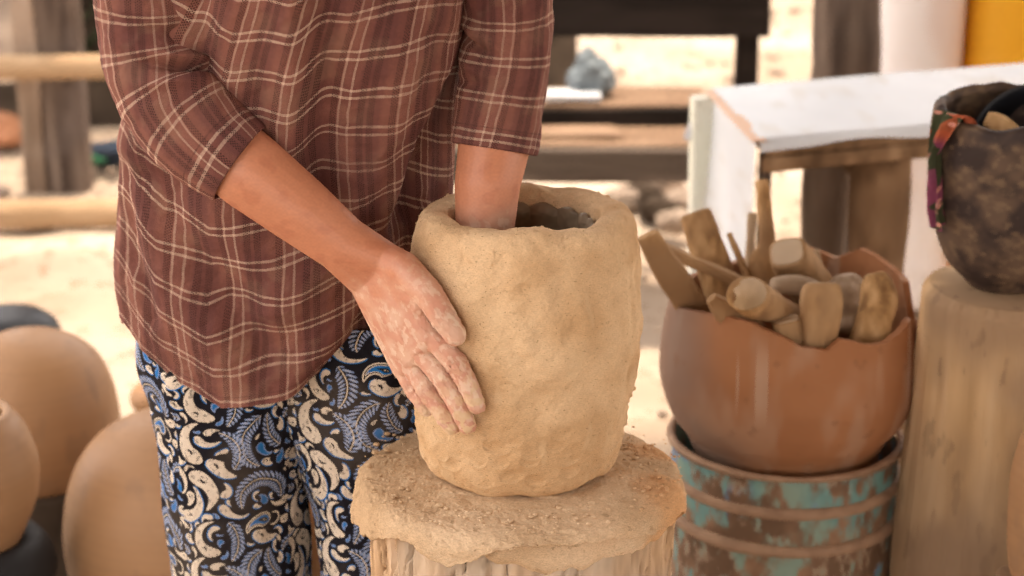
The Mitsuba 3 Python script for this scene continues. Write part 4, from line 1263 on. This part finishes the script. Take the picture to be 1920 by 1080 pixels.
# ------------------------------------------------------------------ white table and what stands behind it
def build_table():
    TYf, TYb = 1.06, 1.60
    pf = at(1432, 262, TYf)
    zt = pf[2]
    xl = pf[0] + .004
    bl = onz(1342, 168, zt)
    br = onz(1915, 122, zt)
    TYb = bl[1]
    xr = xl + 1.05
    yaw = math.radians(19.7)
    e1, e2 = np.array([math.cos(yaw), math.sin(yaw), 0]), np.array([-.107, .994, 0])

    def q_(mesh):                              # from the table's own axes to where it stands, turned and a little out of square
        V = np.asarray(mesh[0], float)
        return np.array([xl, TYf, 0]) + (V[:, :1] - xl) * e1 + (V[:, 1:2] - TYf) * e2 + V[:, 2:] * [0, 0, 1], mesh[1]
    tag('work_table', 'rough wooden table covered with a white vinyl sheet that hangs down at its left end', 'table')
    # top slab
    add('work_table__top', q_(rbox((xr - xl, TYb - TYf, .024), .004, ((xl + xr) / 2, (TYf + TYb) / 2, zt - .016))), 'table_wood', smooth=30)
    n, rows = 120, 60
    q, t = np.meshgrid(np.linspace(0, 1, n), np.linspace(0, 1, rows))
    X, Y = xl - .012 + (xr - xl + .02) * q, TYf - .012 + (TYb - TYf + .02) * t
    Zv = zt + .001 + .004 * meshkit.fbm(np.stack([X * 6, Y * 6, X * 0], -1), 3, 3) - (.010 + .012 * meshkit.noise(np.stack([X * 9, X * 0, X * 0], -1), 4)) * np.clip((.035 - t) / .035, 0, 1)
    add('work_table__vinyl_sheet', q_((np.stack([X, Y, Zv], -1).reshape(-1, 3), gridf(n, rows))), 'white_vinyl', label='white vinyl sheet on the table top', smooth=True)
    # hanging end sheet
    zl = at(1400, 505, TYf)[2]
    q, t = np.meshgrid(np.linspace(0, 1, 80), np.linspace(0, 1, 60))
    Y = TYf + .0 + (TYb - TYf) * q
    Zv = zt - .002 + (zl - .12 - zt) * t
    X = xl - .014 - .010 * t + .014 * np.sin(q * 10 + t * 2) * t - .004
    add('work_table__end_sheet', q_((np.stack([X, Y, Zv], -1).reshape(-1, 3), gridf(80, 60))), 'white_vinyl', label='white sheet hanging down the left end', smooth=True)
    add('work_table__corner_post', q_(loft([[xl - .012, TYb - .02, -.02], [xl - .022, TYb - .02, zt - .004]], [.034, .034], [.02, .02], (1, 0, 0), 5, 24, 10, .002, 20, 2, .2)), 'green_white_vinyl', label='pale greenish plastic-wrapped leg at the back left corner')
    add('work_table__edge_tape', q_(loft([[xl - .014, TYf - .008, zt + .001], [xl - .014, TYb, zt + .001]], [.013, .013], [.002, .002], (1, 0, 0), 4, 12, 8)), 'tape', label='peach tape along the left edge of the top')
    # front beam and legs
    add('work_table__beam', q_(loft([[xl - .004, TYf + .012, zt - .041], [xr, TYf + .012, zt - .041]], [.016, .016], [.0125, .0125], (0, 1, 0), 5, 24, 20, .003, 12, 4, .2)), 'table_wood')
    add('work_table__beam', q_(loft([[xl, TYb - .04, zt - .047], [xr, TYb - .04, zt - .047]], [.016, .016], [.019, .019], (0, 1, 0), 5, 24, 20, .003, 12, 4, .2)), 'table_wood')
    p = at(1545, 420, 1.30)
    add('work_table__leg', loft([[p[0], 1.30, -.03], [p[0], 1.30, zt - .03]], [.040, .037], [.04, .04], (1, 0, 0), 2.5, 30, 20, .006, 9, 4, .1), 'post_wood_pale', label='pale grey round leg')
    p = at(1640, 420, 1.20)
    add('work_table__leg', loft([[p[0], 1.20, -.03], [p[0] + .006, 1.20, zt - .03]], [.050, .048], [.045, .045], (1, 0, 0), 2.6, 30, 20, .006, 9, 8, .1), 'table_wood', label='thick brown leg nearer the middle')
    p = at(1585, 420, 1.27)
    add('work_table__brace', loft([[p[0] - .02, 1.22, zt - .05], [p[0] + .055, 1.17, zt - .14]], [.022, .018], [.012, .012], (1, 0, .3), 4, 20, 10, .003, 20, 4, .2), 'table_wood')
    for yy in (TYf + .06, TYb - .06):
        add('work_table__leg', q_(loft([[xr - .06, yy, -.03], [xr - .06, yy, zt - .03]], [.035, .035], [.035, .035], (1, 0, 0), 2.6, 24, 14, .005, 9, 8, .1)), 'table_wood')
    p = at(1434, 300, TYf + .01)
    add('work_table__leg', loft([[p[0] + .004, TYf + .03, -.03], [p[0] + .004, TYf + .03, zt - .03]], [.010, .010], [.014, .014], (1, 0, 0), 3, 16, 14, .002, 9, 8, .1), 'post_wood', label='thin dark leg at the front left corner')
    # loose ties at the back corner
    ms = [loft([at(1312, 182, TYb - .02), at(1306, 205, TYb - .03), at(1312, 232, TYb - .03)], [.006, .008, .004], [.003, .003, .002], (1, 0, 0), 2, 10, 12),
          loft([at(1308, 222, TYb - .03), at(1297, 238, TYb - .045), at(1288, 262, TYb - .05)], [.006, .007, .006], [.002, .002, .002], (1, 0, 0), 2, 10, 12)]
    add('work_table__tie', join(*ms), 'white_vinyl', label='loose white tie at the back left corner', smooth=True)
    # trunk post, white and orange barrels behind
    Yp = 2.05
    p0, p1 = at(1583, 140, Yp), at(1578, -20, Yp)
    r = 64 * mpp(Yp, 60)
    add('timber_post', loft([[p0[0] + .01, Yp, -.05], [p0[0], Yp, p0[2]], [p1[0], Yp, 2.62]], [r * 1.1, r, r * .92], [r * 1.1, r, r * .92], (1, 0, 0), 2.2, 48, 60, .010, 8, 3, .1), 'post_wood', 'stout weathered grey timber post behind the white table', 'post', smooth=True)
    Yq = 2.5
    s = mpp(Yq, 60)

    def barrel(name, ul, ur, mat, ztop, label, ribs=()):
        c = (ul + ur) / 2
        x = at(c, 60, Yq)[0]
        r = (ur - ul) / 2 * s
        prof = [(0.001, .0), (r * .9, .0), (r * .97, .015), (r, .05)]
        for z in np.linspace(.1, ztop - .1, 5):
            prof += [(r, z - .02), (r * 1.025, z - .008), (r * 1.025, z + .008), (r, z + .02)]
        prof += [(r, ztop - .06), (r * .96, ztop - .02), (r * .86, ztop), (r * .80, ztop + .002), (r * .79, ztop - .008), (0.001, ztop - .008)]
        add(name, lathe(prof, 90, 140, (x, Yq, -.02)), mat, label, 'barrel', smooth=40)
    barrel('plastic_barrel', 1640, 1806, 'white_plastic', 1.05, 'pinkish white plastic barrel behind the white table')
    barrel('plastic_barrel', 1808, 2040, 'orange_plastic', 1.15, 'bright orange plastic barrel at the upper right edge')


build_table()

# ------------------------------------------------------------------ bench with boards, behind the person on the right
def build_bench():
    tag('plank_bench', 'old dark plank bench with a black backboard behind the pot', 'bench')
    BYf = 2.55

    def board(part, u0, u1, v0, v1, Y, depth, mat, top=None, label=None, seed=1):
        a, b = at(u0, v0, Y), at(u1, v1, Y)
        return add(part, rbox((abs(b[0] - a[0]), depth, abs(a[2] - b[2])), .004, ((a[0] + b[0]) / 2, Y + depth / 2, (a[2] + b[2]) / 2), None, .05, .003, 9, seed), mat, label=label, smooth=40)
    board('plank_bench__backboard', 860, 1444, -60, 70, BYf + .30, .03, 'dark_plank', label='black backboard')
    board('plank_bench__upright', 1385, 1412, -40, 400, BYf + .34, .04, 'dark_plank')
    board('plank_bench__upright', 900, 930, -40, 400, BYf + .34, .04, 'dark_plank')
    board('plank_bench__seat_plank', 820, 1330, 197, 248, BYf, .20, 'brown_plank', seed=2)
    board('plank_bench__apron', 820, 1326, 206, 250, BYf - .012, .01, 'dark_plank', seed=3)
    board('plank_bench__lower_shelf', 820, 1318, 272, 283, BYf - .20, .38, 'brown_plank', seed=4)
    board('plank_bench__front_beam', 820, 1318, 284, 343, BYf - .24, .04, 'grey_plank', label='grey weathered front beam', seed=5)
    for u in (850, 1300):
        board('plank_bench__leg', u, u + 30, 206, 420, BYf + .15, .05, 'dark_plank')
    # loose board on the shelf
    a = at(1035, 240, BYf - .08); b = at(1190, 240, BYf - .06)
    add('loose_board', loft([[a[0] - .2, BYf - .10, at(1035, 268, BYf - .10)[2] + .012], [b[0] - .06, BYf - .10, at(1100, 262, BYf - .10)[2] + .016], [b[0], BYf - .08, at(1190, 268, BYf - .08)[2] + .004]], [.05, .05, .045], [.011, .011, .010], (0, 1, 0), 4, 20, 20, .002, 9, 2, .3), 'brown_plank', 'loose bent board lying on the lower shelf of the plank bench', 'board')
    # blue plastic sack on the seat
    zb = at(1115, 165, BYf + .1)[2]
    base = at(1108, 160, BYf + .10)
    m = trimesh.creation.icosphere(subdivisions=4, radius=1.0)
    V = np.array(m.vertices)
    s = mpp(BYf, 120)
    hgt = 92 * s
    k = (V[:, 2] + 1) / 2
    V = np.stack([V[:, 0] * (78 * s) * (1 - .80 * k ** .8) - 14 * s * k + 8 * s, V[:, 1] * .05 * (1 - .4 * k), k * hgt], -1)
    V += vnormals(V, np.array(m.faces)) * ((meshkit.fbm(V * 30, 3, 2) - .5) * .03)[:, None]
    V += [base[0], BYf + .10, at(1100, 196, BYf)[2] + .004]
    add('plastic_sack', (V, np.array(m.faces)), 'blue_plastic', 'crumpled blue-grey plastic sack leaning on the plank bench seat', 'sack', smooth=True)
    a = at(1075, 170, BYf + .06)
    add('folded_cloth', rbox((.13, .08, .018), .007, (a[0], BYf + .05, at(1075, 195, BYf)[2] + .010), None, .02, .005, 20, 3), 'white_vinyl', 'small folded white cloth in front of the blue sack', 'cloth', smooth=True)
    # rubble on the ground under and before the bench
    r2 = np.random.default_rng(12)
    spots = [(1163, 388, .050, 'grey_stone', 'pale lump of rubble closest behind the rim of the clay pot'), (1205, 376, .050, 'dark_earth', 'dark lump of rubble under the grey front beam'),
             (1247, 362, .048, 'post_wood_pale', 'brownish upper lump of rubble just below the grey front beam'), (1290, 386, .048, 'grey_stone', 'pale lump of rubble nearest the hanging white sheet'),
             (1236, 402, .045, 'dark_earth', 'dark lump in the middle of the little heap of rubble'), (1268, 424, .042, 'grey_stone', 'lowest pale lump of rubble, just above the paddles')]
    for i, (u, v, r, mt, lb) in enumerate(spots):
        p = onz(u, v, 0.0)
        add('rubble_stone', stone(r, [p[0], p[1], r * .3], i + 3, (1.2, 1, .75)), mt, lb, 'stone', smooth=True)


build_bench()

# ------------------------------------------------------------------ left background
def build_left():
    # timber post with a paler board fixed to its left side
    p = onz(110, 328, 0.0)
    s = mpp(p[1], 200)
    tag('square_post', 'square dark timber post with a paler left face behind the rail', 'post')
    x = at(122, 200, p[1])[0]
    add('square_post__shaft', loft([[x, p[1], -.1], [x - .01, p[1], 2.62]], [40 * s, 40 * s], [.055, .055], (1, 0, 0), 7, 32, 60, .006, 6, 3, .05), 'post_wood', smooth=35)
    x2 = at(62, 200, p[1])[0]
    add('square_post__side_board', loft([[x2 + .004, p[1] - .03, -.1], [x2 - .002, p[1] - .03, 2.58]], [21 * s, 21 * s], [.03, .03], (1, 0, 0), 7, 24, 60, .005, 6, 5, .05), 'post_wood_pale', label='paler board on the left of the post', smooth=35)
    # rail
    Yr = p[1] - .12
    a, b = at(-160, 130, Yr), at(760, 124, Yr)
    r = 23 * mpp(Yr, 128)
    add('bamboo_rail', loft([a, (a + b) / 2 + [0, 0, .004], b], [r, r, r * .95], [r, r, r * .95], (0, 1, 0), 2.2, 28, 60, .002, 9, 3, .2), 'pale_rail', 'pale bamboo rail running level across the square post', 'rail', smooth=True)
    for xx in (a[0] + .1, b[0] - .1):
        add('bamboo_rail__prop', loft([[xx, Yr + .0, -.05], [xx, Yr, a[2] - r * .8]], [.02, .018], [.02, .018], (1, 0, 0), 2.2, 16, 20, .003, 9, 4, .1), 'post_wood')
    # log lying on the ground
    g = onz(100, 436, 0.0)
    a, b = [onz(-250, 440, 0)[0], g[1] + .03, .035], [onz(640, 428, 0)[0], g[1] + .10, .035]
    add('fallen_log', loft([a, [(a[0] + b[0]) / 2, (a[1] + b[1]) / 2 - .02, .038], b], [.040, .042, .036], [.036, .038, .034], (0, 1, 0), 2.3, 28, 60, .006, 8, 3, .2), 'pale_rail', 'pale stripped log lying on the sandy ground', 'log', smooth=True)
    # dark bank of brush behind the rail
    r2 = np.random.default_rng(4)
    gy = onz(100, 255, 0)[1]
    V = []
    for _ in range(9000):
        c = np.array([r2.uniform(-3.2, .1), gy + .25 + abs(r2.normal(0, .35)), 0])
        c[2] = r2.uniform(0, 1.0) * (1.15 + .5 * math.sin(c[0] * 4))
        w = r2.normal(0, 1, (3, 3)) * .035
        V.append(c + w)
    V = np.array(V).reshape(-1, 3)
    add('brush_bank', (V, np.arange(len(V)).reshape(-1, 3)), 'leaf_dark', 'dark tangled brush in the shade behind the rail', 'brush', kind='stuff', smooth=False)
    n, rows = 90, 30
    q, t = np.meshgrid(np.linspace(-3.6, .2, n), np.linspace(0, 1, rows))
    Yb = gy + .15 + .9 * t
    Zb = -.08 + .9 * np.sin(np.clip(t * 1.2, 0, 1) * PI / 2) + .3 * (meshkit.fbm(np.stack([q * 2, t * 3, q * 0], -1), 3, 5) - .5) * np.clip(t * 3, 0, 1)
    add('earth_bank', (np.stack([q, Yb, Zb], -1).reshape(-1, 3), gridf(n, rows)), 'dark_earth', kind='structure', label='dark earth bank behind the rail', smooth=True)
    # odds and ends
    p = onz(12, 262, 0)
    add('reddish_stone', stone(.075, [p[0], p[1], .03], 5), 'terracotta_break', 'reddish lump on the ground at the far left edge', 'stone', smooth=True)
    p = onz(205, 300, 0)
    add('dark_rag', stone(.06, [p[0], p[1], .02], 8, (1.3, 1, .6)), 'navy_cloth', 'dark navy rag dropped on the sand right of the square post', 'rag', smooth=True)
    p = onz(166, 312, 0)
    add('green_bottle', loft([[p[0] - .035, p[1], .018], [p[0] + .015, p[1], .018], [p[0] + .03, p[1] + .01, .016], [p[0] + .05, p[1] + .01, .016]], [.018, .018, .008, .008], [.018, .018, .008, .008], (0, 1, 0), 2, 16, 20, 0, cap=.4), 'green_glass', 'small green bottle lying on the sand beside the square post', 'bottle', smooth=40)
    p = at(6, 40, gy - .05)
    m = lathe([(0.001, 0), (.10, .004), (.16, .03), (.175, .05), (.17, .052), (.15, .034), (.09, .012), (0.001, .01)], 60, 40)
    V = m[0] @ trimesh.transformations.euler_matrix(math.radians(68), 0, 0)[:3, :3].T + [p[0], gy - .02, p[2] - .03]
    add('grey_basin', (V, m[1]), 'grey_stone', 'pale grey round basin propped against the bank at upper left', 'basin', smooth=40)


build_left()


# ------------------------------------------------------------------ clay pots at lower left
def round_pot(name, u, v_mid, half, Y, label, aspect=1.0, mat='smooth_clay', neck=.42, base=.0, group=None):
    s = mpp(Y, v_mid)
    c = at(u, v_mid, Y)
    r = half * s
    a = [(0.001, -.78), (.45, -.77), (.60, -.72), (.80, -.52), (.96, -.2), (1.0, .06), (.97, .28), (.88, .52), (.72, .72), (.55, .83), (neck + .04, .87), (neck, .90), (neck + .03, .97), (neck + .05, .99),
         (neck + .03, 1.0), (neck - .03, .97), (neck - .05, .90), (.5, .80), (.7, .62), (.9, .3), (.93, .0), (.8, -.4), (.5, -.68), (0.001, -.70)]
    prof = [(x * r, z * r * aspect) for x, z in a]
    low = min(z for _, z in prof)
    c[2] = max(c[2], -.02 - low) if base is None else c[2]
    return add(name, lathe(prof, 160, 160, c, .0022, 9, int(u) % 7), mat, label, 'pot', group, smooth=True), c, low


def build_left_pots():
    # inverted round pots: dome side up
    def dome(u_c, half, v_top, Y, label, hfac=1.5, rim=True):
        s = mpp(Y, v_top + half)
        r = half * s
        x = at(u_c, v_top + half, Y)[0]
        # top of the dome is where the line of sight grazes it
        ztop = at(u_c, v_top, Y)[2] - .02
        H = min(ztop, 1.75 * r)
        a = [(0.001, 1.0), (.25, .985), (.5, .935), (.72, .845), (.88, .70), (.97, .52), (1.0, .36), (.985, .22), (.93, .10), (.84, .02), (.80, .0), (.77, .01), (.80, .03), (.90, .12), (.955, .25), (.965, .36), (.93, .52), (.84, .68), (.68, .81), (.45, .90), (.2, .95), (0.001, .96)]
        prof = [(p * r, ztop - H + z * H) for p, z in a][::-1]
        return add('round_pot', lathe(prof, 180, 160, (x, Y, 0), .0018, 9, int(half) % 5), 'smooth_clay', label, 'pot', smooth=True), (x, ztop - H, r)
    out = [dome(640, 120, 840, 1.0, 'brown clay pot glimpsed between the trouser legs'),
           dome(62, 160, 600, 1.10, 'large smooth brown clay pot at the left, behind the two nearer pots'),
           dome(332, 212, 752, .78, 'large round tan clay pot half hidden by the trousers'),
           dome(330, 84, 690, 1.75, 'small pale clay pot glimpsed between the big pot and the shirt')]
    # upright pot with thick rim, at the very edge
    s = mpp(.62, 880)
    x = at(-75, 880, .62)[0]
    r = 146 * s
    zt = at(-75, 775, .62)[2]
    a = [(0.001, -1.9), (.50, -1.9), (.62, -1.85), (.82, -1.5), (.98, -1.05), (1.0, -.8), (.93, -.45), (.80, -.16), (.70, -.04), (.68, .0), (.62, .005), (.58, -.04), (.66, -.16), (.80, -.40), (.9, -.8), (.8, -1.4), (.5, -1.8), (0.001, -1.82)]
    add('rimmed_pot', lathe([(p * r, zt + z * r) for p, z in a], 160, 150, (x, .62, 0), .0015, 9, 2), 'smooth_clay', 'tan clay pot with open rim at the lower left edge, set in a black ring', 'pot', smooth=True)
    zb = zt - 1.9 * r
    zr = at(30, 1105, .55)[2]
    prof = [(r * .80 + .035 * math.cos(t), zr + .045 * math.sin(t)) for t in np.linspace(0, 2 * PI, 24)]
    add('rubber_ring', lathe(prof, 120, 24, (x, .62, 0), .006, 16, 3), 'black_rubber', 'crumpled black rubber ring round the foot of the rimmed pot', 'ring', smooth=True)
    # the ring and the pots stand on low blocks so that nothing hangs
    add('ring_stand', loft([[x, .62, -.02], [x, .62, zr - .035]], [r * .86, r * .84], [r * .86, r * .84], (1, 0, 0), 2.2, 48, 20, .004, 9, 2, .1), 'dark_earth', 'dark low stand under the black rubber ring', 'stand', smooth=40)
    for k, (xx, zz, rr) in out:
        if zz > .03:
            Yp = {0: 1.0, 1: 1.10, 2: .78, 3: 1.75}[[o[0] for o in out].index(k)]
            add('block_stand', loft([[xx, Yp, -.03], [xx, Yp, zz + .002]], [rr * .86, rr * .84], [rr * .86, rr * .84], (1, 0, 0), 2.4, 40, 16, .004, 9, 2, .1), 'dark_earth', ('dark earthen stand under the pot between the trouser legs', 'dark earthen stand under the large smooth brown pot', 'dark earthen stand under the round tan pot by the trousers', 'dark earthen stand under the small pale pot')[[o[0] for o in out].index(k)], 'stand', smooth=40)
    # black bowl upside down behind the brown pot
    p = at(20, 600, 1.55)
    m = lathe([(.001, .07), (.05, .068), (.09, .045), (.108, .0), (.112, -.004), (.103, -.002), (.086, .038), (.05, .06), (.001, .062)], 80, 40)
    add('black_basin', (m[0] + [p[0] - .02, 1.60, at(20, 584, 1.6)[2] - .07], m[1]), 'black_enamel', 'black upturned basin behind the large brown pot', 'basin', smooth=True)
    zz = at(20, 584, 1.6)[2] - .076
    add('block_stand', loft([[p[0] - .02, 1.60, -.03], [p[0] - .02, 1.60, zz + .002]], [.09, .085], [.09, .085], (1, 0, 0), 3, 32, 16, .004, 9, 2, .1), 'dark_earth', 'dark stand under the black upturned basin', 'stand', smooth=40)


build_left_pots()

# clay pot just entering at the right edge
p = at(1945, 915, .20)
add('edge_pot', lathe([(0.001, -.12), (.03, -.118), (.042, -.06), (.044, 0), (.038, .05), (.03, .07), (.027, .07), (.034, .05), (.04, 0), (.0, -.11)], 80, 60, p + [.012, 0, 0]), 'smooth_clay', 'sliver of a reddish clay jar at the right edge before the log', 'jar', smooth=True)
add('jar_stand', loft([[p[0] + .012, .20, -.03], [p[0] + .012, .20, p[2] - .118]], [.05, .048], [.05, .048], (1, 0, 0), 3, 32, 16, .003, 9, 2, .1), 'log_wood', 'short log under the clay jar at the right edge', 'stand', smooth=40)


# ------------------------------------------------------------------ the shed roof that shades the workplace (above the frame)
def build_roof():
    tag('shed_roof', 'thatched roof on poles above the potter, outside the picture', 'roof')
    x0, x1, y0, y1 = -1.15, 6.0, -6.5, 1.9
    zl, zh = 2.40, 3.4
    n, rows = 60, 40
    q, t = np.meshgrid(np.linspace(0, 1, n), np.linspace(0, 1, rows))
    ym = (y0 + y1) / 2
    def sheet(dz):
        X, Y = x0 + (x1 - x0) * q, y0 + (y1 - y0) * t
        Zr = zh - (zh - zl) * np.abs(Y - ym) / ((y1 - y0) / 2) + dz + .02 * meshkit.fbm(np.stack([X * 5, Y * 5, X * 0], -1), 3, 2)
        return np.stack([X, Y, Zr], -1).reshape(-1, 3), gridf(n, rows)
    add('shed_roof__thatch', join(sheet(0), sheet(.10)), 'thatch', smooth=40)
    for i, (x, y) in enumerate(((x0 - .06, y0 + .1), (x1 - .1, y0 + .1), (x0 - .06, y1 - .35), (x1 - .1, y1 - .1))):
        add('shed_roof__pole', loft([[x, y, -.1], [x, y, zl + .03]], [.05, .045], [.05, .045], (1, 0, 0), 2.2, 20, 20, .004, 6, i, .1), 'post_wood_pale')


build_roof()
